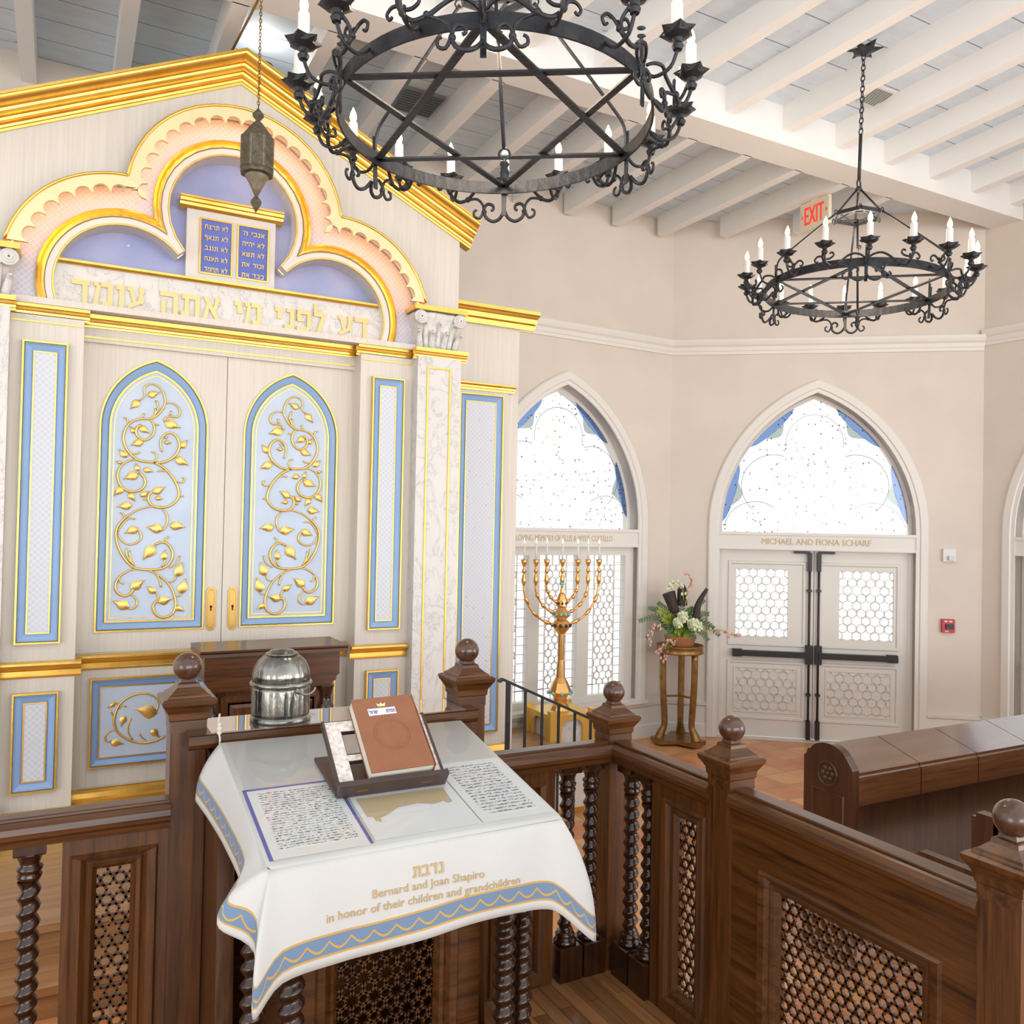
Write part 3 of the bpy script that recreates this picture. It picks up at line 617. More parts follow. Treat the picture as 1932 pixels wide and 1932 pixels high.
# --- double doors
def door_leaf(w, fr, u0, u1, hinge_left):
    lf = MB().plate(rect(u0, u1, 0.02, 2.055), [rect(*((u0 + 0.14, u0 + 0.69) if hinge_left else (u1 - 0.69, u1 - 0.14)), 1.10, 1.838)], fr, -0.13, -0.085).build('door_leaf', DOORP, w)
    a, b = (u0 + 0.14, u0 + 0.69) if hinge_left else (u1 - 0.69, u1 - 0.14)
    m = MB()
    for r0, r1, z0, z1 in ((u0 + 0.05, u1 - 0.075, 1.0, 1.93), (u0 + 0.05, u1 - 0.075, 0.20, 0.845)):
        P = lambda i, ww: [fr(x, z, ww) for x, z in rect(r0, r1, z0, z1, i)]
        m.loft([P(0, -0.085), P(0.008, -0.07), P(0.03, -0.07), P(0.04, -0.082)])
        P2 = lambda i, ww: [fr(x, z, ww) for x, z in rect(r0 + 0.07, r1 - 0.07, z0 + 0.07, z1 - 0.07, i)]
        if z0 < 0.5: m.loft([P2(0, -0.085), P2(0.006, -0.076), P2(0.02, -0.076), P2(0.026, -0.085)])
    m.build('panel_moulding', DOORP, lf)
    m = MB(); lattice(m, fr, u0 + 0.15, u1 - 0.175, 0.30, 0.745, 0.094, 0.012, -0.087, -0.079, 12, 0.047); m.build('relief_lattice', DOORP, lf)
    m = MB(); lattice(m, fr, a, b, 1.10, 1.838, 0.094, 0.0085, -0.115, -0.10, 12, 0.047)
    m.build('window_lattice', TRIM, lf)
    MB().fbox(fr, a, b, 1.10, 1.838, -0.122, -0.118).build('pane', PANE, lf)
    hw = MB(); x = u1 - 0.045 if hinge_left else u0 + 0.045; s = -1 if hinge_left else 1
    hw.tube([fr(x, 0.10, -0.055), fr(x, 2.03, -0.055)], 0.012, 8)
    for z, h, ww in ((0.12, 0.10, 0.022), (1.93, 0.10, 0.02), (0.50, 0.012, 0.022), (1.62, 0.012, 0.022)): hw.fbox(fr, x - ww, x + ww, z - h, z + h, -0.086, -0.035)
    hw.fbox(fr, min(x, x + s * 0.16), max(x, x + s * 0.16), 2.02, 2.045, -0.086, -0.045)
    hw.build('vertical_rod', BLACK, lf)
    pb = MB(); pb.fbox(fr, x - 0.033, x + 0.033, 0.83, 1.03, -0.086, -0.02)
    xe = x + s * 0.80; pb.fbox(fr, min(x, xe), max(x, xe), 0.895, 0.955, -0.07, 0.0)
    pb.fbox(fr, min(xe, xe - s * 0.10), max(xe, xe - s * 0.10), 0.885, 0.965, -0.086, -0.01)
    pb.build('push_bar', BLACK, lf)
    return lf
d1, _ = opening(FD, CDR, AD, 'door_1')
m = MB()
for u in (CDR - 1.006, CDR + 1.006 - 0.05): m.fbox(FD, u, u + 0.05, 0, 2.06, -0.14, -0.075)
m.build('jamb', TRIM, d1)
MB().fbox(FD, CDR - 0.02, CDR + 0.02, 0.02, 2.055, -0.15, -0.132).build('astragal', DOORP, d1)
door_leaf(d1, FD, CDR - 0.956, CDR - 0.003, True); door_leaf(d1, FD, CDR + 0.003, CDR + 0.956, False)
m = MB(); letter(m, 'MICHAEL AND FIONA SCHARF', FD, CDR - 0.56, CDR + 0.56, 2.115, 2.18, 0.008, 0.013, 0.004); m.build('lettering', LETBR, d1)
d2, _ = opening(FR, CRR, AD, 'door_2')
door_leaf(d2, FR, CRR - 0.956, CRR - 0.003, True); door_leaf(d2, FR, CRR + 0.003, CRR + 0.956, False)

# dais in front of the ark with two wooden steps, bimah floor
m = MB().box(-3.4, 1.55, 4.62, 7.28, 0.262, 0.30); m.box(-3.4, 1.55, 4.64, 7.28, 0, 0.262); m.box(1.55, 4.03, 5.67, 7.2, 0, 0.30)
m.box(-3.4, 1.55, 4.31, 4.66, 0.112, 0.15); m.box(-3.4, 1.55, 4.33, 4.66, 0, 0.112)
struct(m.build('floor_dais', WS))
trim(MB().box(1.55, 4.05, 5.645, 5.672, 0.045, 0.30), TRIM); trim(MB().box(1.55, 4.055, 5.635, 5.672, 0.0, 0.045), GOLD)
struct(MB().box(-2.6, 2.16, -1.2, 3.02, 0.0, 0.45).build('floor_bimah', PLANK))
trim(MB().box(1.93, 1.938, -1.2, 2.80, 0.45, 0.4515), plain('inlay_strip', (0.42, 0.21, 0.06), 0.3))
# ================================================================== THE ARK
FA = lambda u, v, ww: Vector((0.99 + u, 6.15 - ww, v))
LOCK = plain('lock_gold', (0.62, 0.38, 0.11), 0.35, 0.8)
ark = thing('torah_ark', 'tall cream and gold ark with blue vine doors and a glowing trefoil behind the desk', 'ark', (0.99, 6.15, 0.30))
def rloft(u0, u1, v0, v1, prof, fr=FA): return MB().loft([[fr(x, z, ww) for x, z in rect(u0, u1, v0, v1, i)] for i, ww in prof])
def blue_panel(u0, u1, v0, v1, w0, parent, inset=0.065, name='inset_panel', mat=None, bead=0.009):
    w0 += 0.026
    f = rloft(u0, u1, v0, v1, [(0.0, w0 - 0.026), (0.002, w0 + bead), (bead * 1.3, w0 + bead), (bead * 1.7, w0 + 0.001)]).build('gilt_frame', GOLD, parent)
    rloft(u0, u1, v0, v1, [(bead * 1.7, w0 + 0.001), (bead * 1.7 + 0.004, w0 + 0.006), (0.028, w0 - 0.004), (inset - 0.006, w0 - 0.022), (inset - 0.006, w0 - 0.012)]).build('blue_bevel', BLUE, parent)
    rloft(u0, u1, v0, v1, [(inset - 0.006, w0 - 0.022), (inset - 0.005, w0 - 0.010), (inset + 0.003, w0 - 0.010), (inset + 0.004, w0 - 0.014)]).build('gilt_fillet', GOLD, parent)
    m = MB(); m.cap([FA(x, z, w0 - 0.013) for x, z in rect(u0, u1, v0, v1, inset)]); return m.build(name, mat or LATT, parent)
VINE=[[(-0.102,3.05),(-0.07,3.082),(-0.077,3.123),(-0.061,3.154),(-0.024,3.169),(0.021,3.15),(0.049,3.105),(0.059,3.046),(0.041,3.003),(0.009,2.958),(-0.034,2.931),(-0.083,2.928),(-0.131,2.912),(-0.167,2.88),(-0.19,2.832),(-0.194,2.785),(-0.179,2.733),(-0.146,2.683),(-0.103,2.65),(-0.059,2.641),(-0.005,2.638),(0.051,2.611),(0.096,2.571),(0.136,2.514),(0.16,2.455),(0.156,2.401),(0.118,2.355),(0.068,2.335),(0.013,2.337),(-0.02,2.359),(-0.032,2.4),(-0.016,2.433),(0.005,2.44)],[(0.059,3.046),(0.101,3.05),(0.14,3.029),(0.155,2.988),(0.136,2.957),(0.092,2.959),(0.064,2.945),(0.057,2.921)],[(0.092,2.965),(0.099,2.996)],[(-0.034,2.931),(-0.011,2.898),(-0.005,2.857),(-0.02,2.814),(-0.058,2.785),(-0.096,2.797),(-0.118,2.831),(-0.113,2.866),(-0.087,2.886)],[(0.048,2.712),(0.036,2.759),(0.04,2.8),(0.067,2.835),(0.1,2.846),(0.134,2.825),(0.155,2.784),(0.153,2.736),(0.126,2.686),(0.088,2.655),(0.039,2.637),(-0.005,2.638)],[(-0.103,2.647),(-0.145,2.645),(-0.192,2.616),(-0.218,2.574),(-0.222,2.527),(-0.205,2.476),(-0.167,2.442),(-0.119,2.435),(-0.076,2.452),(-0.053,2.494),(-0.062,2.535),(-0.09,2.568)],[(0.052,2.341),(-0.008,2.339),(-0.073,2.323),(-0.121,2.298),(-0.173,2.256),(-0.209,2.209),(-0.223,2.162),(-0.216,2.098),(-0.194,2.035),(-0.155,1.971),(-0.111,1.93),(-0.063,1.915),(0.002,1.912),(0.068,1.92),(0.111,1.952),(0.132,2.006),(0.122,2.054),(0.091,2.092),(0.052,2.098),(0.02,2.08)],[(0.058,2.326),(0.086,2.291),(0.093,2.244),(0.077,2.196),(0.056,2.178)],[(-0.212,2.156),(-0.185,2.104),(-0.142,2.082),(-0.094,2.094),(-0.068,2.129),(-0.08,2.17),(-0.096,2.181)],[(-0.095,1.918),(-0.137,1.907),(-0.19,1.872),(-0.215,1.826),(-0.216,1.786),(-0.192,1.751),(-0.154,1.738),(-0.123,1.755),(-0.108,1.784)],[(-0.123,1.749),(-0.09,1.719),(-0.084,1.678),(-0.105,1.656),(-0.136,1.651)],[(-0.03,1.912),(0.014,1.894),(0.069,1.858),(0.115,1.81),(0.144,1.75),(0.159,1.69),(0.152,1.63),(0.12,1.596),(0.07,1.589),(0.031,1.616),(0.017,1.658),(0.03,1.693),(0.051,1.698)],[(0.114,1.828),(0.142,1.833),(0.158,1.869)],[(0.158,1.729),(0.189,1.734),(0.194,1.749)],[(0.046,1.699),(0.045,1.74),(0.022,1.764)],[(0.025,1.894),(0.053,1.846),(0.063,1.793)],[(-0.157,2.058),(-0.156,2.017),(-0.123,1.953)],[(-0.136,2.041),(-0.132,1.988),(-0.106,1.936)],[(0.062,1.929),(0.081,1.959),(0.08,1.994)],[(0.112,1.923),(0.156,1.952),(0.177,2.006)],[(-0.213,2.162),(-0.182,2.221),(-0.146,2.256),(-0.109,2.251)],[(-0.167,2.88),(-0.174,2.921),(-0.195,2.925)],[(-0.011,2.898),(0.022,2.894)],[(-0.034,2.931),(-0.002,2.969),(-0.003,3.005)],[(-0.013,2.945),(0.016,3.007),(0.001,3.059)],[(-0.005,2.638),(0.016,2.674),(0.004,2.703),(-0.018,2.708)],[(-0.146,2.689),(-0.109,2.691),(-0.091,2.704)],[(0.142,2.514),(0.181,2.509),(0.197,2.534),(0.18,2.545)],[(0.161,2.419),(0.192,2.414)],[(-0.173,2.256),(-0.184,2.288),(-0.2,2.29)],[(0.119,2.549),(0.079,2.583),(0.024,2.58)],[(-0.032,2.394),(-0.061,2.382)],[(-0.088,2.927),(-0.07,2.964)],[(0.091,2.095),(0.085,2.125),(0.104,2.137)],[(-0.195,1.872),(-0.189,1.832),(-0.167,1.82)]]
VLEAF=[[(-0.102,3.05),(-0.159,2.995)],[(-0.052,3.089),(0.022,3.109)],[(0.062,2.921),(0.152,2.877)],[(-0.098,2.874),(-0.034,2.84)],[(-0.129,2.827),(-0.154,2.869)],[(-0.071,2.775),(-0.148,2.753)],[(0.06,2.778),(0.104,2.781)],[(0.062,2.802),(0.084,2.818)],[(0.161,2.748),(0.211,2.797)],[(0.132,2.672),(0.217,2.64)],[(-0.17,2.661),(-0.211,2.717)],[(-0.198,2.622),(-0.232,2.637)],[(-0.098,2.559),(-0.179,2.512)],[(-0.095,2.574),(-0.118,2.623)],[(-0.066,2.59),(-0.006,2.578)],[(-0.189,2.465),(-0.234,2.402)],[(-0.153,2.425),(-0.109,2.377)],[(-0.078,2.402),(-0.036,2.447)],[(-0.003,2.434),(0.073,2.466)],[(0.012,2.402),(0.059,2.386)],[(-0.13,2.341),(-0.217,2.342)],[(0.064,2.181),(-0.032,2.209)],[(0.11,2.22),(0.203,2.195)],[(-0.091,2.193),(-0.165,2.151)],[(0.02,2.071),(-0.059,1.991)],[(0.077,1.976),(0.078,2.045)],[(0.158,1.866),(0.203,1.952)],[(0.191,1.746),(0.209,1.847)],[(-0.121,1.781),(-0.05,1.847)],[(-0.134,1.656),(-0.22,1.714)],[(0.031,1.752),(-0.019,1.803)],[(0.049,1.69),(0.133,1.723)],[(0.16,1.663),(0.209,1.62)]]
VINE2=[[(0.59,0.962),(0.602,1.012),(0.584,1.05),(0.543,1.078),(0.49,1.086),(0.424,1.07),(0.366,1.024),(0.342,0.962),(0.337,0.906),(0.358,0.847),(0.398,0.807),(0.458,0.772),(0.524,0.758),(0.591,0.766),(0.645,0.789)],[(0.351,0.858),(0.319,0.858),(0.29,0.832),(0.291,0.797),(0.32,0.787)],[(0.337,0.906),(0.329,0.956),(0.312,0.986)],[(0.36,1.018),(0.34,1.041),(0.314,1.036)],[(0.451,0.787),(0.423,0.833),(0.422,0.891),(0.437,0.929)],[(0.531,0.776),(0.504,0.796),(0.489,0.827)],[(0.367,0.996),(0.379,1.016),(0.406,1.007)]]
VLEAF2=[[(0.594,0.947),(0.463,0.977)],[(0.401,0.946),(0.373,0.885)],[(0.32,0.787),(0.392,0.758)],[(0.343,1.033),(0.295,1.016)],[(0.563,0.845),(0.605,0.783)]]
def leafmesh(m, a, b, fr, ww, wide=0.64):
    a, b = Vector((a[0], a[1])), Vector((b[0], b[1])); b = a + (b - a) * 1.08; d = b - a; l = d.length; d /= l; n = Vector((-d.y, d.x)); sgn = 1 if (hash((round(a.x, 3), round(b.y, 3))) % 2) else -1
    W = l * wide; o = []
    for t, q in ((0, 0.05), (0.10, 0.55), (0.28, 0.98), (0.48, 0.85), (0.68, 0.45), (0.86, 0.16), (1.0, 0)): o.append((t, q))
    bend = lambda t: n * (sgn * 0.10 * l * t * t)
    Lp = [a + d * (l * t) + n * (W * q * 0.5) + bend(t) for t, q in o]; Rp = [a + d * (l * t) - n * (W * q * 0.5) + bend(t) for t, q in o]
    Cp = [a + d * (l * t) + bend(t) for t, q in o]; k = len(o)
    V = [fr(p.x, p.y, ww) for p in Lp] + [fr(p.x, p.y, ww + 0.010) for p in Cp] + [fr(p.x, p.y, ww) for p in Rp]
    m.add(V, [(i, i + 1, k + i + 1, k + i) for i in range(k - 1)] + [(k + i, k + i + 1, 2 * k + i + 1, 2 * k + i) for i in range(k - 1)], True)
def vine(S, Lf, fr, ww, parent, r0=0.0074):
    m = MB()
    for st in S:
        p = smoothpath([(x, z, 0) for x, z in st], 3); k = len(p); thick = 1.15 if len(st) > 8 else (0.9 if len(st) > 4 else 0.75)
        m.tube([fr(q.x, q.y, ww) for q in p], [r0 * thick * (0.55 + 0.45 * math.sin(PI * min(1, (i + 1.5) / (k * 0.6 + 1.5)) / 2)) for i in range(k)], 6)
    for a, b in Lf: leafmesh(m, a, b, fr, ww)
    return m.build('gilt_vine', GOLDV, parent)

# carcass: side wings, core, pilasters, columns
wing_lab = {1: None, -1: None}
for s in (1, -1):
    lo, hi = (1.66, 2.405) if s > 0 else (-2.405, -1.66)
    wg = MB().fbox(FA, lo, hi, 0.30, 3.96, -0.9, -0.15).build('side_wing', CREAM, ark)
    def cor(u0, u1, prof, mat=GOLD, nm='gilt_cornice', par=wg, fr=FA): run(fr, u0, u1, [(b, a) for b, a in prof]).build(nm, mat, par)
    a, b = (1.64, 2.405) if s > 0 else (-2.405, -1.64)
    P = lambda z0, z1, d, w0: [(w0, z0), (w0 + d * .25, z0), (w0 + d * .3, z0 + (z1 - z0) * .28), (w0 + d * .55, z0 + (z1 - z0) * .34), (w0 + d * .6, z0 + (z1 - z0) * .6), (w0 + d * .9, z0 + (z1 - z0) * .72), (w0 + d, z0 + (z1 - z0) * .8), (w0 + d, z1), (w0, z1)]
    cor(a, b + 0.13 * (s > 0), P(3.93, 4.07, 0.13, -0.15)) if s > 0 else cor(a - 0.13, b, P(3.93, 4.07, 0.13, -0.15))
    c = 2.04 * s
    cor(c - 0.31, c + 0.31, P(3.375, 3.43, 0.05, -0.13))
    MB().fbox(FA, c - 0.255, c + 0.255, 0.30, 3.375, -0.15, -0.13).build('wing_pilaster', CREAM, wg)
    blue_panel(c - 0.203, c + 0.203, 0.542, 3.345, -0.129, wg, 0.068)
    cor(c - 0.29, c + 0.29, [(-0.15, 0.30), (-0.085, 0.30), (-0.085, 0.39), (-0.11, 0.43), (-0.15, 0.435)], nm='gilt_base')
    # pilaster beside the doors
    pl = MB().fbox(FA, *sorted((0.905 * s, 1.325 * s)), 0.30, 3.50, -0.05, 0.19).build('pilaster', CREAM, ark)
    c = 1.115 * s
    blue_panel(c - 0.126, c + 0.126, 1.472, 3.338, 0.191, pl, 0.066)
    blue_panel(c - 0.126, c + 0.126, 0.563, 1.175, 0.191, pl, 0.066)
    MB().fbox(FA, c - 0.20, c + 0.20, 3.455, 3.463, 0.19, 0.196).build('gilt_line', GOLD, pl)
    cor(c - 0.245, c + 0.245, [(0.19, 1.262), (0.198, 1.262), (0.200, 1.272), (0.196, 1.278), (0.196, 1.305), (0.215, 1.318), (0.24, 1.33), (0.245, 1.345), (0.245, 1.358), (0.19, 1.366)], nm='gilt_dado_rail', par=pl)
    cor(c - 0.23, c + 0.23, [(0.19, 0.30), (0.225, 0.30), (0.225, 0.43), (0.205, 0.45), (0.19, 0.452)], nm='gilt_base', par=pl)
    # marble column with capital
    cm = MB().fbox(FA, *sorted((1.305 * s, 1.655 * s)), 0.30, 3.51, -0.15, 0.31).build('column', MARB, ark)
    c = 1.475 * s
    rloft(c - 0.098, c + 0.098, 0.75, 3.435, [(0, 0.31), (0.001, 0.317), (0.013, 0.317), (0.015, 0.306)]).build('gilt_frame', GOLD, cm)
    cor(c - 0.20, c + 0.20, [(0.31, 0.30), (0.35, 0.30), (0.35, 0.48), (0.33, 0.50), (0.31, 0.505)], nm='gilt_base', par=cm)
    cp = MB()
    cp.lathe([(0.150, 3.565), (0.150, 3.60), (0.154, 3.66), (0.168, 3.74), (0.19, 3.80), (0.205, 3.83), (0.20, 3.845), (0.15, 3.85)], FA(c, 0, 0.12), 24, True, 0, lambda r, z, a: r / max(abs(math.cos(a)), abs(math.sin(a))) ** 0.75 * (1 + 0.02 * math.sin(a * 16)))
    for du in (-0.158, 0.0, 0.158):
        for t in range(3):
            rr = 0.044 - 0.014 * t
            if du == 0 and t > 1: continue
            cp.tube([FA(c + du + rr * math.cos(q), 3.80 + rr * math.sin(q), 0.285 + 0.04 * (abs(du) > 0) + 0.008 * t) for q in [PI * 2 * k / 14 for k in range(14)]], 0.011, 6, True)
    for row, hh, rr in ((0, 0.13, 0.022), (1, 0.20, 0.019)):
        for k in range(4 - row):
            du = (-0.135 + 0.09 * k) if row == 0 else (-0.09 + 0.09 * k)
            pts = [FA(c + du * (1 + 0.25 * t), 3.572 + hh * t, 0.262 + row * -0.004 + 0.055 * t * t) for t in (0, .25, .5, .75, 1)] + [FA(c + du * 1.28, 3.572 + hh - 0.012, 0.335)]
            cp.tube(pts, [rr, rr * 1.25, rr * 1.2, rr, rr * 0.7, rr * 0.3], 8)
    cp.build('capital', MARB, cm)
    MB().fbox(FA, c - 0.215, c + 0.215, 3.85, 3.885, 0.0, 0.35).build('gilt_abacus', GOLD, cm)
# core behind the doors, dado, entablature
MB().fbox(FA, -0.92, 0.92, 0.30, 1.37, -0.25, 0.0).build('dado', CREAM, ark)
MB().fbox(FA, -0.92, 0.92, 3.40, 3.55, -0.25, 0.035).build('frieze', CREAM, ark)
dado = MB().fbox(FA, -0.86, 0.86, 0.50, 1.25, 0.0, 0.006).build('dado_panel', CREAM, ark)
blue_panel(-0.812, 0.812, 0.622, 1.208, 0.007, dado, 0.062, 'painted_panel', PALEB)
FAX = lambda x, z, ww: Vector((x, 6.15 - ww, z))
vine([[((x - 0.99) * 1.015 + 0.99, z * 1.012 - 0.01) for x, z in st] for st in VINE2], [[((x - 0.99) * 1.015 + 0.99, z * 1.012 - 0.01) for x, z in l] for l in VLEAF2], FAX, 0.022, dado)
vine([[(1.98 - ((x - 0.99) * 1.015 + 0.99), z * 1.012 - 0.01) for x, z in st] for st in VINE2], [[(1.98 - ((x - 0.99) * 1.015 + 0.99), z * 1.012 - 0.01) for x, z in l] for l in VLEAF2], FAX, 0.022, dado)
run(FA, -0.91, 0.91, [(0.0, 1.262), (0.008, 1.262), (0.010, 1.272), (0.006, 1.278), (0.006, 1.305), (0.025, 1.318), (0.05, 1.33), (0.055, 1.345), (0.055, 1.358), (0.0, 1.366)]).build('gilt_dado_rail', GOLD, ark)
run(FA, -0.93, 0.93, [(0.0, 0.30), (0.065, 0.30), (0.065, 0.43), (0.04, 0.44), (0.035, 0.47), (0.01, 0.485), (0, 0.49)]).build('gilt_base', GOLD, ark)
def entab(u0, u1, w0, name='entablature'):
    p = [(w0, 3.492), (w0 + 0.012, 3.492), (w0 + 0.014, 3.503), (w0 + 0.028, 3.506), (w0 + 0.03, 3.520), (w0 + 0.045, 3.524), (w0 + 0.05, 3.538), (w0 + 0.066, 3.542), (w0 + 0.072, 3.568), (w0, 3.574)]
    return run(FA, u0, u1, p)
m = entab(-0.92, 0.92, 0.035)
for s in (1, -1):
    a, b = sorted((0.875 * s, 1.335 * s)); m2 = entab(a, b, 0.16); m.add(m2.v, m2.f)
    a, b = sorted((1.275 * s, 1.70 * s)); m2 = entab(a, b, 0.28); m.add(m2.v, m2.f)
m.build('gilt_entablature', GOLD, ark)
MB().fbox(FA, -0.905, 0.905, 3.425, 3.434, 0.03, 0.042).build('gilt_line', GOLD, ark)

# the two doors
MB().fbox(FA, -0.92, 0.92, 1.37, 3.45, -0.25, -0.032).build('cabinet_back', CREAM, ark)
for s, nm in ((-1, 'left'), (1, 'right')):
    c = 0.4585 * s
    a, z0, zs, za = 0.340, 1.502, 2.868, 3.333
    lp = lambda i, ww: [FA(x + c, z, ww) for x, z in arch(a - i, z0 + i, zs, za - i * 1.2)]
    dr = MB().plate(rect(*sorted((0.0022 * s, 0.905 * s)), 1.372, 3.425), [[(x + c, z) for x, z in arch(a - 0.012, z0 + 0.012, zs, za - 0.014)]], FA, -0.03, 0.0).build('door', CREAM, ark)
    MB().loft([lp(0.0, 0.0), lp(0.001, 0.010), lp(0.011, 0.010), lp(0.015, -0.004)]).build('gilt_arch', GOLD, dr)
    MB().loft([lp(0.014, -0.004), lp(0.02, 0.002), lp(0.035, -0.008), lp(0.06, -0.024), lp(0.062, -0.018)]).build('blue_bevel', BLUE, dr)
    MB().loft([lp(0.060, -0.024), lp(0.061, -0.012), lp(0.072, -0.012), lp(0.073, -0.02)]).build('gilt_fillet', GOLD, dr)
    MB().loft([lp(0.088, -0.019), lp(0.088, -0.0165), lp(0.093, -0.0165), lp(0.093, -0.019)]).build('gilt_inner_line', GOLD, dr)
    m = MB(); m.cap(lp(0.070, -0.0195)); m.build('arched_panel', PALEB, dr)
    fr = (lambda u, v, ww: FA(-0.4585 + u, v, ww)) if s < 0 else (lambda u, v, ww: FA(0.4585 - u, v, ww))
    vine(VINE, VLEAF, fr, -0.013, dr)
    e = -0.072 if s < 0 else 0.072
    pl = [(e + 0.031 * x, 1.64 + z) for x, z in ((-1, -0.125), (-0.7, -0.135), (-0.5, -0.15), (0.5, -0.15), (0.7, -0.135), (1, -0.125), (1, 0.125), (0.7, 0.135), (0.5, 0.15), (-0.5, 0.15), (-0.7, 0.135), (-1, 0.125))]
    lk = MB().plate(pl, [], FA, 0.0, 0.008); lk.loft([[FA(e + (x - e) * k, 1.64 + (z - 1.64) * (1 - (1 - k) * 0.4), ww) for x, z in pl] for k, ww in ((0.78, 0.008), (0.75, 0.012), (0.66, 0.012), (0.62, 0.008))])
    lo = lk.build('lock_plate', LOCK, dr); MB().lathe([(0.011, -0.01), (0.011, 0.006), (0.0045, 0.008)], (0, 0, 0), 10)
    kh = MB().fbox(FA, e - 0.005, e + 0.005, 1.625, 1.655, 0.008, 0.010); kh.tube([FA(e, 1.655, 0.008), FA(e, 1.655, 0.0105)], 0.009, 10); kh.build('keyhole', BLACK, dr)

# gable wall with the trefoil opening
def tref(rc, zc, rs, zs, cs, zmin, n=20):
    # open polyline of three joined circles, right foot -> top -> left foot
    dx, dz = -cs, zc - zs; d = math.hypot(dx, dz); a = (rs * rs - rc * rc + d * d) / (2 * d); h = math.sqrt(max(rs * rs - a * a, 0))
    bx, bz = cs + a * dx / d, zs + a * dz / d; px, pz = bx + h * dz / d, bz - h * dx / d      # outer crossing
    if px < bx: px, pz = bx - h * dz / d, bz + h * dx / d
    t0 = math.asin(max(-1, min(1, (zmin - zs) / rs))); t1 = math.atan2(pz - zs, px - cs)
    if t1 < t0: t1 += 2 * PI
    S1 = [(cs + rs * math.cos(t0 + (t1 - t0) * k / n), zs + rs * math.sin(t0 + (t1 - t0) * k / n)) for k in range(n + 1)]
    u0 = math.atan2(pz - zc, px); u1 = PI - u0
    S2 = [(rc * math.cos(u0 + (u1 - u0) * k / n), zc + rc * math.sin(u0 + (u1 - u0) * k / n)) for k in range(n + 1)]
    S3 = [(-x, z) for x, z in reversed(S1)]
    return S1 + S2 + S3
RIM = (0.694, 4.324, 0.666, 3.752, 0.693)
hole = tref(0.675, 4.324, 0.647, 3.752, 0.693, 3.60)
gz = lambda u: 5.222 - abs(u) * 0.474
MB().plate([(-1.65, 3.56), (1.65, 3.56), (1.65, gz(1.65)), (0, gz(0)), (-1.65, gz(1.65))], [hole], FA, 0.18, 0.25).build('gable_wall', CREAM, ark)
m = MB().fbox(FA, -1.64, 1.64, 3.5, 4.40, -0.95, -0.12)
m.add([FA(u, v, ww) for ww in (-0.95, -0.12) for u, v in ((-1.64, 4.4), (1.64, 4.4), (0, 5.2))], [(0, 1, 2), (5, 4, 3), (0, 3, 4, 1), (1, 4, 5, 2), (2, 5, 3, 0)])
m.build('gable_core', CREAM, ark)
for s in (1, -1):
    m = MB(); m.fbox(FA, *sorted((1.63 * s, 1.65 * s)), 3.5, 4.42, -0.95, 0.19); m.build('gable_side', CREAM, ark)
    m = MB(); m.add([FA(0, 5.20, 0.2), FA(1.66 * s, 4.42, 0.2), FA(1.66 * s, 4.42, -0.95), FA(0, 5.20, -0.95)], [(0, 1, 2, 3)]); m.build('gable_roof', CREAM, ark)
    pr = [(0.25, -0.005), (0.262, -0.005), (0.264, 0.010), (0.276, 0.012), (0.279, 0.026), (0.296, 0.029), (0.292, 0.036), (0.310, 0.042), (0.314, 0.056), (0.330, 0.058), (0.326, 0.066), (0.345, 0.074), (0.362, 0.078), (0.366, 0.092),
          (0.384, 0.095), (0.380, 0.102), (0.402, 0.110), (0.418, 0.124), (0.436, 0.127), (0.440, 0.138), (0.448, 0.140), (0.448, 0.156), (0.18, 0.156), (0.18, -0.005)]
    U0, U1 = 0.0, 1.735 * s
    P = [FA(u, 5.222 - abs(u) * 0.474 + z, ww) for u in (U0, U1) for ww, z in pr]; n = len(pr)
    MB().add(P, [(k, (k + 1) % n, n + (k + 1) % n, n + k) for k in range(n)] + [tuple(range(n - 1, -1, -1)), tuple(range(n, 2 * n))]).build('gilt_raking_cornice', GOLD, ark)
# scalloped rim
o_ = tref(*RIM, 3.90); i_ = []
def scal(rc, zc, rs, zs, cs, zmin):
    base = tref(rc - 0.118, zc, rs - 0.118, zs, cs, zmin, 20); S = []
    segs = [(base[0:21], (cs, zs)), (base[21:42], (0, zc)), (base[42:63], (-cs, zs))]
    for seg, (cx, cz) in segs:
        a0 = math.atan2(seg[0][1] - cz, seg[0][0] - cx); a1 = math.atan2(seg[-1][1] - cz, seg[-1][0] - cx)
        if a1 < a0 - 0.5: a1 += 2 * PI
        r = math.hypot(seg[0][0] - cx, seg[0][1] - cz); k = max(3, round(abs(a1 - a0) * r / 0.104)); st = 8
        for j in range(k * st + 1):
            t = a0 + (a1 - a0) * j / (k * st); f = (j % st) / st; q = r + 0.052 * math.sqrt(max(0.0, 1 - (2 * f - 1) ** 2)); S.append((cx + q * math.cos(t), cz + q * math.sin(t)))
    return S
i_ = scal(*RIM, 3.90)
MB().plate(o_ + i_[::-1], [], FA, 0.315, 0.345).build('scalloped_rim', GOLDP, ark)
m = MB(); m.loft([[FA(x, z, ww) for x, z in tref(RIM[0], RIM[1], RIM[2], RIM[3], RIM[4], 3.89)] for ww in (0.345, 0.24)], False)
m.tube([FA(x, z, 0.345) for x, z in o_], 0.010, 6); m.build('gilt_rim_edge', GOLD, ark)
m = MB(); m.tube([FA(x, z, 0.285) for x, z in tref(RIM[0] - 0.035, RIM[1], RIM[2] - 0.035, RIM[3], RIM[4], 3.90)], 0.006, 5); m.build('cove_light', COVE, ark)
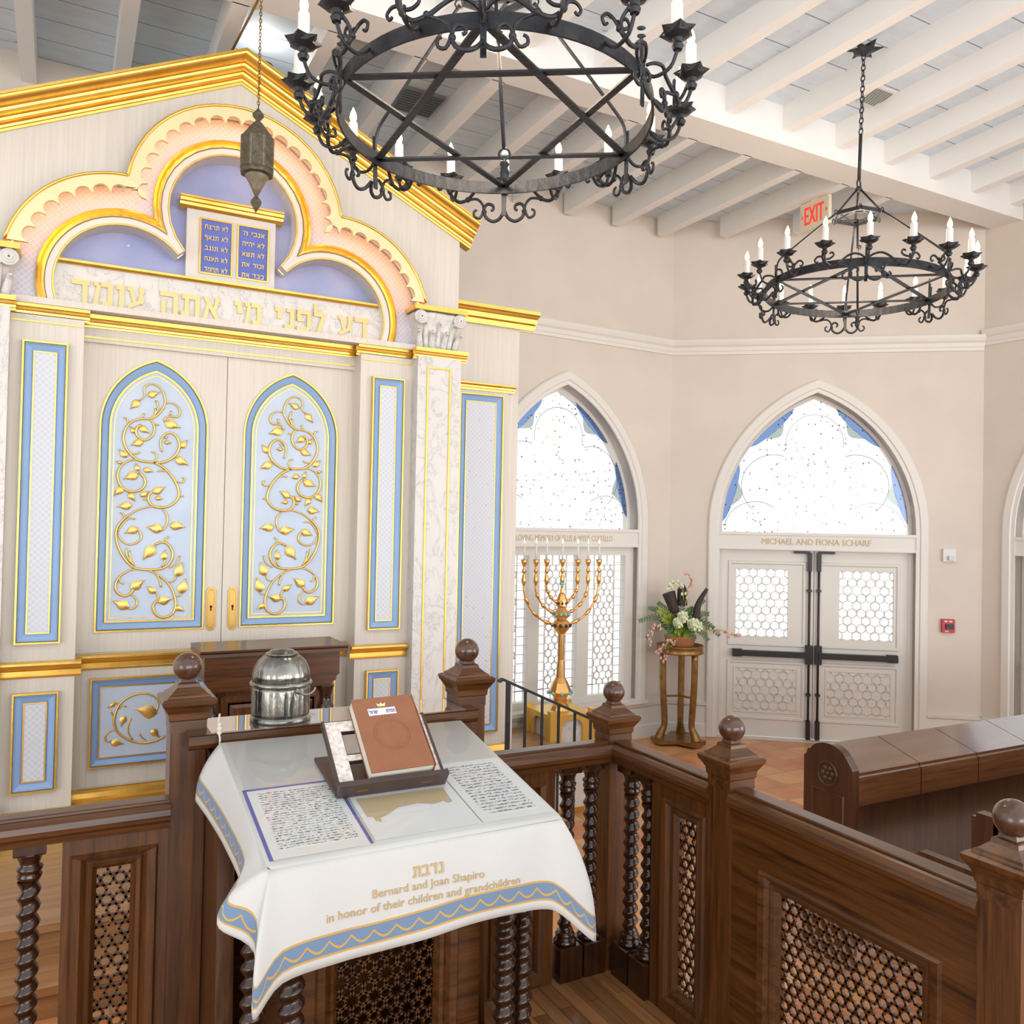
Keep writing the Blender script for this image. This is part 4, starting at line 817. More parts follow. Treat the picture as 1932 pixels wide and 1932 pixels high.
# lattice band
ringA = (0.525, 4.340, 0.517, 3.747, 0.671)
big = [(-1.45, 3.57), (1.45, 3.57), (1.45, 4.3), (0.85, 5.0), (0, 5.15), (-0.85, 5.0), (-1.45, 4.3)]
rin = tref(0.50, 4.340, 0.49, 3.747, 0.671, 3.575)
MB().plate(big, [rin], FA, 0.10, 0.14).build('lattice_band', LATTB, ark)
def ring(i, ww): return [FA(x, z, ww) for x, z in tref(ringA[0] - i, ringA[1], ringA[2] - i, ringA[3], ringA[4], 3.572)]
MB().loft([ring(0, 0.14), ring(0.003, 0.165), ring(0.018, 0.172), ring(0.024, 0.160), ring(0.036, 0.166), ring(0.05, 0.160), ring(0.052, 0.145)], False).build('gilt_trefoil_moulding', GOLD, ark)
MB().loft([ring(0.052, 0.145), ring(0.056, 0.150), ring(0.092, 0.150), ring(0.094, 0.143)], False).build('white_trefoil_moulding', TRIM, ark)
MB().loft([ring(0.093, 0.143), ring(0.094, 0.152), ring(0.103, 0.152), ring(0.104, 0.14)], False).build('gilt_trefoil_edge', GOLD, ark)
MB().loft([ring(0.104, 0.145), ring(0.104, -0.02)], False).build('niche_reveal', TRIM, ark)
m = MB(); m.add([FA(-1.3, 3.5, -0.018), FA(1.3, 3.5, -0.018), FA(1.3, 4.95, -0.018), FA(-1.3, 4.95, -0.018)], [(0, 1, 2, 3)]); m.build('painted_niche', NICHE, ark)
m = MB(); m.tube([FA(x, z, 0.06) for x, z in tref(ringA[0] - 0.094, ringA[1], ringA[2] - 0.094, ringA[3], ringA[4], 3.93)], 0.0018, 5); m.build('niche_light', COVE, ark)
# inscription plaque
pq = MB().fbox(FA, -1.10, 1.10, 3.57, 3.885, -0.016, 0.085).build('inscription_plaque', MARB, ark)
run(FA, -1.09, 1.09, [(0.085, 3.872), (0.10, 3.872), (0.11, 3.886), (0.11, 3.901), (0.08, 3.908), (-0.016, 3.908), (-0.016, 3.872)]).build('gilt_ledge', GOLD, pq)
m = MB(); hebrew(m, 'דמוע התא ימ ינפל עד', FA, -0.985, 0.985, 3.632, 3.782, 0.085, 0.100); m.build('lettering', GOLDT, pq)
# tablets
FT = lambda u, v, ww: FA(u * 0.985, 2.25 + (v - 2.25) * 0.985, ww + 0.085)
tb = MB().fbox(FT, -0.303, 0.303, 3.915, 4.425, -0.105, -0.045).build('tablets', TRIM, ark)
run(FT, -0.352, 0.352, [(-0.105, 4.42), (-0.04, 4.42), (-0.03, 4.435), (-0.022, 4.438), (-0.018, 4.455), (0.0, 4.46), (0.005, 4.478), (0.015, 4.482), (0.015, 4.495), (-0.105, 4.495)]).build('gilt_cornice', GOLD, tb)
run(FT, -0.335, 0.335, [(-0.105, 3.915), (-0.03, 3.915), (-0.03, 3.925), (-0.045, 3.94), (-0.105, 3.94)]).build('gilt_base', GOLD, tb)
TL = ['חצרת אל', 'ףאנת אל', 'בנגת אל', 'הנעת אל', 'דמחת אל']; TR = ['׳ה יכנא', 'היהי אל', 'אשת אל', 'תא רוכז', 'תא דבכ']
for c, lines in ((-0.1057, TL), (0.147, TR)):
    rloft(c - 0.113, c + 0.113, 3.978, 4.372, [(0, -0.045), (0.001, -0.036), (0.012, -0.036), (0.014, -0.044)], FT).build('gilt_frame', GOLD, tb)
    m = MB(); m.cap([FT(x, z, -0.0425) for x, z in rect(c - 0.113, c + 0.113, 3.978, 4.372, 0.013)]); m.build('tablet_panel', TABB, tb)
    m = MB()
    for k, t in enumerate(lines):
        z = 4.325 - k * 0.0745; hebrew(m, t, FT, c - 0.078, c + 0.078, z - 0.030, z, -0.0425, -0.036)
    m.build('lettering', GOLDT, tb)
# small can spotlight standing on the gable
m = MB(); m.lathe([(0.03, 5.26), (0.03, 5.36), (0.07, 5.365), (0.075, 5.37), (0.075, 5.47), (0.06, 5.475)], (1.16, 6.05, 0), 16)
tag(m.build('spotlight', BLACK), 'small black can spotlight on top of the gold gable', 'spotlight')
sl = bpy.data.lights.new('gable_lamp', 'POINT'); sl.energy = 2.5; sl.color = (1.0, 0.97, 0.93); sl.shadow_soft_size = 0.06
so_ = bpy.data.objects.new('gable_lamp', sl); COL.objects.link(so_); so_.location = (1.16, 6.05, 5.54)
# ================================================================== BIMAH: newel posts, railings, reading desk
ZB = 0.45
def make_post(x, y, zball, label, zfoot=ZB):
    t = thing('newel_post', label, 'post', (x, y, zfoot), 0, 'newel posts with ball finials')
    h = 0.0535; zc = zball
    MB().square([(h, zfoot), (h, zc - 0.195)], (x, y, 0)).build('shaft', WZ, t)
    MB().square([(h + 0.012, zfoot), (h + 0.012, zfoot + 0.07), (h + 0.006, zfoot + 0.08), (h + 0.006, zfoot + 0.10), (h + 0.001, zfoot + 0.11)], (x, y, 0)).build('foot_moulding', WX, t)
    MB().square([(h + 0.002, zc - 0.20), (h + 0.002, zc - 0.165), (h + 0.006, zc - 0.160), (h + 0.008, zc - 0.140), (h + 0.020, zc - 0.120), (h + 0.026, zc - 0.112), (h + 0.028, zc - 0.104),
                 (h + 0.029, zc - 0.098), (h + 0.022, zc - 0.092), (h + 0.012, zc - 0.090), (h + 0.010, zc - 0.084), (h + 0.002, zc - 0.080), (h - 0.018, zc - 0.062), (h - 0.020, zc - 0.052), (h - 0.022, zc - 0.050), (0.024, zc - 0.047), (0.02, zc - 0.035)], (x, y, 0)).build('cap', WX, t)
    MB().sphere((x, y, zc), 0.0455, 28, 18).build('ball_finial', WB, t)
    return t
PA, PB, PC, PD, PE = (0.367, 2.90), (1.363, 2.90), (2.055, 2.918), (2.062, 2.22), (2.051, 1.234)
make_post(*PA, 1.778, 'dark wood newel post with ball finial at the left end of the desk shelf')
make_post(*PB, 1.778, 'dark wood newel post with ball finial at the right end of the desk shelf')
make_post(*PC, 1.567, 'dark wood corner newel post with ball finial at the end of the black iron handrail')
make_post(*PD, 1.567, 'dark wood newel post with ball finial in front of the white double doors')
make_post(*PE, 1.567, 'dark wood newel post with ball finial nearest the viewer, cut by the picture edge')

ZR = 1.376
RP = [(-0.064, -0.052), (-0.066, -0.038), (-0.062, -0.022), (-0.050, -0.011), (-0.036, -0.009), (-0.034, -0.014), (-0.031, -0.014), (-0.030, -0.003), (-0.026, 0.0), (0.026, 0.0), (0.030, -0.003),
      (0.031, -0.014), (0.034, -0.014), (0.036, -0.009), (0.050, -0.011), (0.062, -0.022), (0.066, -0.038), (0.064, -0.052), (0.05, -0.064), (0.047, -0.082), (-0.047, -0.082), (-0.05, -0.064)]
def railmb(p, q):
    p, q = Vector((*p, ZR)), Vector((*q, ZR)); d = (q - p).normalized()
    return MB().ext(RP, p, q, Vector((-d.y, d.x, 0)), (0, 0, 1))
_bal = None
def baluster(x, y, parent):
    global _bal
    if _bal is None:
        m = MB(); z0, z1 = 0.0, 0.845
        m.square([(0.052, 0), (0.052, 0.128), (0.048, 0.133)], (0, 0, 0))
        m.lathe([(0.046, 0.133), (0.048, 0.145), (0.040, 0.155), (0.036, 0.16), (0.040, 0.168), (0.036, 0.178), (0.028, 0.182)], (0, 0, 0), 18)
        p = 0.047; n = 14; zs = [0.178 + k * p / 11 for k in range(int((0.735 - 0.178) / (p / 11)) + 1)]
        V = []; F = []
        for z in zs:
            for k in range(n):
                a = 2 * PI * k / n; ph = a - 2 * PI * z / p; q = 0.0195 + 0.0125 * math.sqrt(max(0.0, 0.5 + 0.5 * math.cos(ph)))
                V.append((q * math.cos(a), q * math.sin(a), z + 0.003 * math.sin(ph)))
        for i in range(len(zs) - 1):
            for k in range(n): l = (k + 1) % n; F.append((i * n + k, i * n + l, (i + 1) * n + l, (i + 1) * n + k))
        m.add(V, F, True)
        m.lathe([(0.026, 0.73), (0.032, 0.742), (0.034, 0.75), (0.028, 0.756), (0.034, 0.764), (0.036, 0.772), (0.026, 0.780), (0.028, 0.79), (0.038, 0.812), (0.044, 0.818)], (0, 0, 0), 18)
        m.square([(0.040, 0.816), (0.043, 0.82), (0.043, z1)], (0, 0, 0))
        _bal = bpy.data.meshes.new('spiral_baluster'); _bal.from_pydata(m.v, [], m.f); _bal.polygons.foreach_set('use_smooth', m.sm); _bal.materials.append(WT)
    o = bpy.data.objects.new('spiral_baluster', _bal); COL.objects.link(o); o.parent = parent
    o.location = PARM[parent.name].inverted() @ Vector((x, y, ZB)); return o
def panel(fr, u0, u1, z0, z1, l0, l1, b0, b1, parent, axis, d=0.036, wb=0.0072):
    # framed panel with star lattice opening l0..l1, b0..b1; frame axis u along the rail, w across
    WH = WX if axis == 'x' else WY
    for sg in (1, -1):
        m = MB().loft([[fr(x, z, sg * ww) for x, z in lp] for lp, ww in ((rect(u0, u1, z0, z1), 0.0), (rect(u0, u1, z0, z1), 0.034), ([(l0 - 0.075, b0 - 0.09), (l1 + 0.075, b0 - 0.09), (l1 + 0.075, b1 + 0.06), (l0 - 0.075, b1 + 0.06)], 0.034),
                       ([(l0 - 0.068, b0 - 0.083), (l1 + 0.068, b0 - 0.083), (l1 + 0.068, b1 + 0.053), (l0 - 0.068, b1 + 0.053)], 0.044), (rect(l0, l1, b0, b1, -0.045), 0.040), (rect(l0, l1, b0, b1, -0.032), 0.024), (rect(l0, l1, b0, b1, -0.026), 0.03), (rect(l0, l1, b0, b1, -0.014), 0.026), (rect(l0, l1, b0, b1), 0.008), (rect(l0, l1, b0, b1), 0.0))])
        m.build('panel_frame', WZ if (u1 - u0) < 0.5 else WH, parent)
    m = MB(); lattice(m, fr, l0, l1, b0, b1, d, wb, -0.005, 0.005, 6); m.build('star_lattice', WZ, parent)

FX = lambda y: (lambda u, v, ww: Vector((u, y - ww, v)))
FYp = lambda x: (lambda u, v, ww: Vector((x - ww, u, v)))
t = thing('railing', 'dark wood railing with spiral balusters and a narrow star lattice, left of the desk', 'railing', (-0.3, 2.87, ZB))
railmb((-1.2, 2.862), (0.315, 2.862)).build('top_rail', WX, t)
baluster(-0.062, 2.86, t); baluster(-0.23, 2.86, t); baluster(-0.40, 2.86, t)
panel(FX(2.86), 0.022, 0.313, ZB, 1.294, 0.116, 0.210, 0.55, 1.187, t, 'x')
t = thing('railing', 'short dark wood railing between the desk and the corner newel post', 'railing', (1.7, 2.90, ZB))
railmb((1.415, 2.898), (2.004, 2.898)).build('top_rail', WX, t)
baluster(1.823, 2.90, t); baluster(1.936, 2.90, t)
panel(FX(2.90), 1.417, 1.745, ZB, 1.294, 1.535, 1.63, 0.55, 1.187, t, 'x')
t = thing('railing', 'dark wood railing with two spiral balusters and a narrow star lattice beside the corner post', 'railing', (2.055, 2.57, ZB))
railmb((2.055, 2.868), (2.058, 2.272)).build('top_rail', WY, t)
baluster(2.052, 2.775, t); baluster(2.052, 2.660, t)
panel(FYp(2.055), 2.275, 2.605, ZB, 1.294, 2.373, 2.470, 0.55, 1.183, t, 'y')
t = thing('railing', 'dark wood railing with a wide star lattice panel, in front of the pews', 'railing', (2.055, 1.73, ZB))
railmb((2.060, 2.170), (2.052, 1.285)).build('top_rail', WY, t)
panel(FYp(2.055), 1.287, 2.168, ZB, 1.294, 1.470, 1.968, 0.60, 1.094, t, 'y')

# reading desk
DZ = lambda y: 1.556 + (y - 2.74) * 0.182
DN = Vector((0, -0.179, 0.984))
FDK = lambda u, y, ww: Vector((u, y, DZ(y))) + DN * ww
dk = thing('reading_desk', 'dark wood reading desk with spiral legs and a star lattice under the white cloth', 'desk', (0.86, 2.45, ZB))
m = MB(); V = [FDK(x, y, ww) for ww in (-0.045, -0.006) for x, y in ((0.445, 2.765), (1.265, 2.765), (1.265, 2.035), (0.445, 2.035))]
m.add(V, [(0, 1, 2, 3), (7, 6, 5, 4), (0, 4, 5, 1), (1, 5, 6, 2), (2, 6, 7, 3), (3, 7, 4, 0)]); m.build('sloped_top', WX, dk)
MB().ext([(0, 0), (0, 0.026), (0.008, 0.032), (-0.225, 0.032), (-0.225, 0), (-0.20, -0.02), (-0.02, -0.02), (-0.006, -0.012)], (0.360, 2.770, 1.552), (1.354, 2.770, 1.552), (0, -1, 0), (0, 0, 1)).build('shelf', WX, dk)
MB().box(0.425, 1.305, 2.775, 2.99, 1.5842, 1.5852).build('glass_shelf_top', SHGLASS, dk)
MB().box(0.42, 1.31, 2.865, 2.935, ZB, 1.535).build('back_panel', WX, dk)
for x0, x1 in ((0.425, 0.475), (1.245, 1.295)):
    m = MB(); V = [(x, y, z) for x in (x0, x1) for y, z in ((2.87, ZB), (2.87, 1.53), (2.62, DZ(2.62) - 0.05), (2.55, ZB))]
    m.add(V, [(0, 1, 2, 3), (7, 6, 5, 4), (0, 4, 5, 1), (1, 5, 6, 2), (2, 6, 7, 3), (3, 7, 4, 0)]); m.build('side_panel', WZ, dk)
panel(FX(2.50), 0.50, 1.225, ZB, 1.43, 0.762, 1.075, 0.62, 1.10, dk, 'x')
MB().box(0.48, 1.235, 2.12, 2.50, 1.28, 1.39).build('apron', WX, dk)
for x, y in ((0.585, 2.33), (0.50, 2.42), (1.262, 2.36), (1.345, 2.40)): 
    o = baluster(x, y, dk); o.name = 'spiral_leg'; o.scale = (1.15, 1.15, 1.03)
MB().box(0.47, 1.40, 2.22, 2.50, 1.318, 1.345).build('leg_rail', WX, dk)

# ---- the embroidered cloth
TOPC = [(0.447, 2.745), (0.447, 2.60), (0.447, 2.40), (0.447, 2.20), (0.447, 2.045), (0.447, 2.034), (0.449, 2.032), (0.455, 2.030), (0.470, 2.030), (0.62, 2.030), (0.74, 2.030), (0.86, 2.030), (0.98, 2.030), (1.10, 2.030), (1.19, 2.030), (1.245, 2.030), (1.262, 2.034), (1.266, 2.06), (1.266, 2.25), (1.266, 2.5), (1.266, 2.735)]
BOTC = [(0.378, 2.742, 1.390), (0.402, 2.60, 1.365), (0.418, 2.42, 1.343), (0.417, 2.20, 1.326), (0.352, 2.06, 1.343), (0.336, 2.015, 1.320), (0.410, 1.985, 1.262), (0.397, 1.92, 1.147), (0.472, 1.965, 1.188), (0.616, 2.0, 1.187), (0.727, 2.005, 1.189), (0.843, 1.998, 1.197), (0.966, 1.998, 1.209), (1.097, 2.0, 1.210), (1.193, 1.998, 1.204), (1.240, 1.985, 1.182), (1.352, 1.985, 1.088), (1.325, 2.07, 1.20), (1.315, 2.25, 1.30), (1.318, 2.5, 1.345), (1.325, 2.735, 1.38)]
NT = 14
T3 = [FDK(x, y, 0.002) for x, y in TOPC]
def fine(A, k=5): return smoothpath(A, k)
TT, BBm = [], []
for i in range(len(T3) - 1):
    for j in range(5): TT.append(T3[i].lerp(T3[i + 1], j / 5))
TT.append(T3[-1]); BBm = fine(BOTC, 5)
def csurf(i, t):
    i = max(0.0, min(len(TT) - 1.0001, i)); a = int(i); f = i - a
    T = TT[a].lerp(TT[a + 1], f); B = BBm[a].lerp(BBm[a + 1], f); h = 1 - (1 - t) ** 2.2
    p = Vector((T.x + (B.x - T.x) * h, T.y + (B.y - T.y) * h, T.z + (B.z - T.z) * t))
    out = Vector((B.x - T.x, B.y - T.y, 0)); wob = math.sin(i * 0.42) * 0.004 * math.sin(PI * t) if 46 < i < 76 else 0.0
    return p + (out.normalized() * wob if out.length > 1e-5 else Vector())
me_v, me_f, uvs = [], [], []
ss = [0.0]
for i in range(1, len(BBm)): ss.append(ss[-1] + (BBm[i] - BBm[i - 1]).length)
NC = len(TT); hem = [(TT[i] - BBm[i]).length for i in range(NC)]
for i in range(NC):
    for j in range(NT + 1): me_v.append(csurf(i, j / NT)); uvs.append((ss[i], hem[i] * (1 - j / NT)))
for i in range(NC - 1):
    for j in range(NT): a = i * (NT + 1) + j; me_f.append((a, a + NT + 1, a + NT + 2, a + 1))
k0 = len(me_v)
for x, y in ((0.447, 2.745), (1.266, 2.735), (1.266, 2.06), (1.262, 2.034), (0.455, 2.030), (0.447, 2.045)): me_v.append(FDK(x, y, 0.002)); uvs.append((0, 0.5))
me_f.append(tuple(range(k0, k0 + 6)))
me = bpy.data.meshes.new('desk_cloth'); me.from_pydata(me_v, [], me_f); uvl = me.uv_layers.new(name='UVMap')
for lp in me.loops: uvl.data[lp.index].uv = uvs[lp.vertex_index]
me.polygons.foreach_set('use_smooth', [True] * len(me_f)); me.materials.append(CLOTH)
cl_ = bpy.data.objects.new('desk_cloth', me); COL.objects.link(cl_)
md = cl_.modifiers.new('thickness', 'SOLIDIFY'); md.thickness = 0.003; md.offset = 1
tag(cl_, 'white cloth with a blue and gold scalloped border draped over the reading desk', 'cloth')
def FCL(u, v, ww):       # a point of the front fall of the cloth at x = u, height v
    best = 42.0
    for i in range(40, 80):
        a, b = csurf(i, 0.7).x, csurf(i + 1, 0.7).x
        if a <= u <= b and b > a: best = i + (u - a) / (b - a); break
    a, f = int(best), best - int(best); zt = TT[a].lerp(TT[min(a + 1, NC - 1)], f).z; zb = BBm[a].lerp(BBm[min(a + 1, NC - 1)], f).z
    p = csurf(best, max(0, min(1, (zt - v) / (zt - zb)))); return Vector((u, p.y - ww, v))
m = MB()
hebrew(m, 'תבדנ', FCL, 0.808, 0.892, 1.352, 1.378, 0.001, 0.0022)
letter(m, 'Bernard and Joan Shapiro', FCL, 0.70, 1.006, 1.316, 1.342, 0.001, 0.0022)
letter(m, 'in honor of their children and grandchildren', FCL, 0.583, 1.112, 1.283, 1.309, 0.001, 0.0022)
o = m.build('embroidered_lettering', plain('gold_thread', (0.50, 0.34, 0.15), 0.5)); o.parent = cl_

# ---- printed sheets under a glass top
def sheet(name, x0, x1, y0, y1, ww, mat, parent=None):
    m = MB(); V = [FDK(x, y, q) for q in (ww, ww + 0.0006) for x, y in ((x0, y0), (x1, y0), (x1, y1), (x0, y1))]
    return m.add(V, [(3, 2, 1, 0), (4, 5, 6, 7), (0, 1, 5, 4), (1, 2, 6, 5), (2, 3, 7, 6), (3, 0, 4, 7)]).build(name, mat, parent)
s1 = sheet('prayer_sheet', 0.458, 0.718, 2.062, 2.418, 0.004, PAPER); tag(s1, 'printed prayer sheet with a dark blue border at the left of the desk top', 'sheet')
sheet('printed_text', 0.490, 0.692, 2.10, 2.392, 0.0046, PRINT, s1)
m = MB()
for (x0, x1, y0, y1) in ((0.458, 0.718, 2.410, 2.420), (0.456, 0.466, 2.058, 2.42), (0.710, 0.719, 2.062, 2.42)):
    m.add([FDK(x, y, 0.0049) for x, y in ((x0, y0), (x1, y0), (x1, y1), (x0, y1))], [(0, 1, 2, 3)])
m.build('blue_border', INKB, s1)
s2 = sheet('blessing_sheet', 1.035, 1.255, 2.075, 2.43, 0.004, PAPER); tag(s2, 'plain printed blessing sheet at the right front of the desk top', 'sheet')
sheet('printed_text', 1.062, 1.222, 2.105, 2.405, 0.0046, PRINTB, s2)
s3 = sheet('ornament_sheet', 0.727, 1.030, 2.075, 2.45, 0.004, PAPER); tag(s3, 'white sheet with a tan scroll ornament lying beneath the book stand', 'sheet')
m = MB(); m.add([FDK(x, y, 0.005) for x, y in ((0.742, 2.29), (1.005, 2.29), (1.0, 2.205), (0.985, 2.20), (0.975, 2.215), (0.945, 2.205), (0.90, 2.222), (0.84, 2.215), (0.805, 2.19), (0.775, 2.175), (0.772, 2.155), (0.757, 2.165), (0.758, 2.185), (0.742, 2.19))], [tuple(range(14))])
for c in ((0.762, 2.40), (1.02, 2.36)): m.tube([FDK(c[0] + 0.016 * math.cos(k * .5), c[1] + 0.01 * math.sin(k * .5), 0.005) for k in range(10)], 0.002, 4)
m.build('tan_ornament', TAN, s3)
g = sheet('glass_sheet', 0.462, 1.258, 2.046, 2.738, 0.0065, TGLASS); g.data.transform(Matrix.Translation((0, 0, 0))); tag(g, 'clear glass sheet covering the top of the reading desk', 'glass')

# ---- book stand and prayer book
SX, SY = 0.693, 2.310
so = FDK(SX, SY, 0.0085); sa = Vector((1, 0, 0)); sb = Vector((0, 0.984, 0.179)); 
th = R(27.5); rb = sb * math.cos(th) + DN * math.sin(th); rn = DN * math.cos(th) - sb * math.sin(th)
FS0 = lambda u, v, ww: so + sa * u + sb * v + DN * ww
FSR = lambda u, v, ww: so + sa * u + rb * v + rn * ww + DN * 0.012
st = thing('book_stand', 'folding dark wood book stand with a speckled inlaid rest, on the glass desk top', 'stand', tuple(so))
MB().fbox(FS0, -0.004, 0.326, 0.0, 0.235, 0.0, 0.010).build('base', STANDW, st)
WDT, LEN = 0.324, 0.238
MB().plate(rect(0.0, WDT, 0.0, LEN), [rect(0.052, 0.152, 0.022, 0.088), rect(0.052, 0.152, 0.112, 0.195), rect(0.172, 0.272, 0.022, 0.195)], FSR, 0.0, 0.014).build('rest_board', STANDW, st)
MB().plate(rect(0.007, WDT - 0.007, 0.004, LEN - 0.004), [rect(0.050, 0.154, 0.020, 0.090), rect(0.050, 0.154, 0.110, 0.197), rect(0.170, 0.274, 0.020, 0.197)], FSR, 0.014, 0.0155).build('floral_inlay', FLORAL, st)
m = MB(); m.fbox(FSR, 0.0, 0.007, 0, LEN, 0.012, 0.019); m.fbox(FSR, WDT - 0.007, WDT, 0, LEN, 0.012, 0.019); m.build('edge_strip', STANDW, st)
MB().fbox(FSR, -0.002, WDT + 0.002, -0.012, 0.004, -0.010, 0.042).build('lip', STANDW, st)
m = MB()
for u in (0.05, 0.245): m.fbox(FSR, u, u + 0.034, -0.0135, -0.012, 0.012, 0.016)
m.build('brass_catch', BRASS, st)
m = MB(); m.bar(FSR(0.16, 0.19, 0.0), FS0(0.16, 0.225, 0.01), 0.06, 0.008, (1, 0, 0)); m.build('prop', STANDW, st)
FBK = lambda u, v, ww: FSR(0.190 + u, 0.022 + v, 0.0165 + ww)
bk = thing('prayer_book', 'thick brown prayer book with a blue title band, lying on the book stand', 'book', tuple(FBK(0, 0, 0)))
sk = lambda u, v, ww: FBK(u * 0.998 + 0.004 * v, v + 0.02 * u, ww)
MB().fbox(sk, -0.100, 0.0975, -0.010, 0.258, 0.0, 0.0035).build('back_cover', LEATH, bk)
MB().fbox(sk, -0.0975, 0.093, -0.008, 0.255, 0.0035, 0.0375).build('page_block', PAGES, bk)
MB().fbox(sk, -0.100, 0.0975, -0.010, 0.258, 0.0375, 0.041).build('front_cover', LEATH, bk)
MB().fbox(sk, 0.093, 0.0985, -0.010, 0.258, 0.0, 0.041).build('spine', LEATH, bk)
MB().fbox(sk, -0.058, 0.030, 0.190, 0.216, 0.041, 0.0414).build('title_label', PAPER, bk)
m = MB(); hebrew(m, 'לארשי', sk, -0.055, -0.028, 0.196, 0.208, 0.0414, 0.0418); hebrew(m, 'תלפת', sk, -0.002, 0.027, 0.196, 0.208, 0.0414, 0.0418); m.build('title_lettering', INKB, bk)
m = MB(); m.add([sk(u, v, 0.0416) for u, v in ((-0.022, 0.222), (0.0, 0.222), (0.004, 0.236), (-0.006, 0.229), (-0.011, 0.238), (-0.016, 0.229), (-0.026, 0.236))], [tuple(range(7))]); m.build('gilt_crown', GOLDP, bk)
m = MB(); m.tube([sk(-0.005 + 0.055 * math.cos(2 * PI * k / 32), 0.115 + 0.055 * math.sin(2 * PI * k / 32), 0.0412) for k in range(32)], 0.0012, 5, True); m.tube([sk(-0.005 + 0.047 * math.cos(2 * PI * k / 32), 0.115 + 0.047 * math.sin(2 * PI * k / 32), 0.0412) for k in range(32)], 0.0007, 5, True); m.build('embossed_medallion', LEATH, bk)

# ---- silver dome and cord on the shelf
dm = thing('silver_dome', 'tarnished silver domed vessel with ribbed panels on the desk shelf', 'vessel', (0.663, 2.88, 1.5852))
rib = lambda r, z, a: r * (1 - 0.035 * (abs(math.sin(a * 6)) ** 0.35 < 0.55) - 0.012 * math.cos(a * 24) ** 2)
MB().lathe([(0.098, 0), (0.1, 0.004), (0.1, 0.013), (0.096, 0.017), (0.0945, 0.02)], (0.663, 2.88, 1.5852), 48).build('foot_ring', SILVER, dm)
MB().lathe([(0.0945, 0.02), (0.0955, 0.03), (0.0955, 0.105), (0.094, 0.117)], (0.663, 2.88, 1.5852), 96, True, 0, rib).build('body', SILVER, dm)
MB().lathe([(0.096, 0.116), (0.102, 0.12), (0.103, 0.126), (0.100, 0.131), (0.096, 0.133)], (0.663, 2.88, 1.5852), 48).build('band', SILVER, dm)
MB().lathe([(0.095, 0.132), (0.095, 0.155), (0.089, 0.178), (0.078, 0.198), (0.062, 0.213), (0.050, 0.219)], (0.663, 2.88, 1.5852), 96, True, 0, rib).build('dome', SILVER, dm)
m = MB(); m.lathe([(0.052, 0.218), (0.054, 0.222), (0.050, 0.226), (0.042, 0.225), (0.040, 0.232), (0.030, 0.236), (0.018, 0.234), (0.012, 0.237)], (0.663, 2.88, 1.5852), 36); m.build('finial_ring', SILVER, dm)
m = MB(); m.tube([(0.663 + 0.06 + 0.03 * math.cos(q), 2.88 - 0.098 + 0.0, 1.5852 + 0.118 + 0.022 * math.sin(q)) for q in [PI + PI * k / 10 for k in range(11)]], 0.0035, 6); m.build('drop_handle', SILVER, dm)
m = MB(); P = smoothpath([(0.452, 2.79, 1.640), (0.446, 2.775, 1.612), (0.444, 2.757, 1.592), (0.448, 2.752, 1.572), (0.447, 2.748, 1.562)], 4); m.tube(P, 0.003, 6)
for z, r in ((1.600, 0.009), (1.588, 0.008), (1.612, 0.007)): m.sphere((0.447, 2.758, z), r, 8, 6)
m.tube(smoothpath([(0.447, 2.748, 1.562), (0.436, 2.70, 1.50), (0.425, 2.695, 1.43)], 4), 0.0022, 5)
tag(m.build('knotted_cord', plain('cord_white', (0.62, 0.60, 0.53), 0.8)), 'knotted off-white cord hanging over the left end of the desk shelf', 'cord')
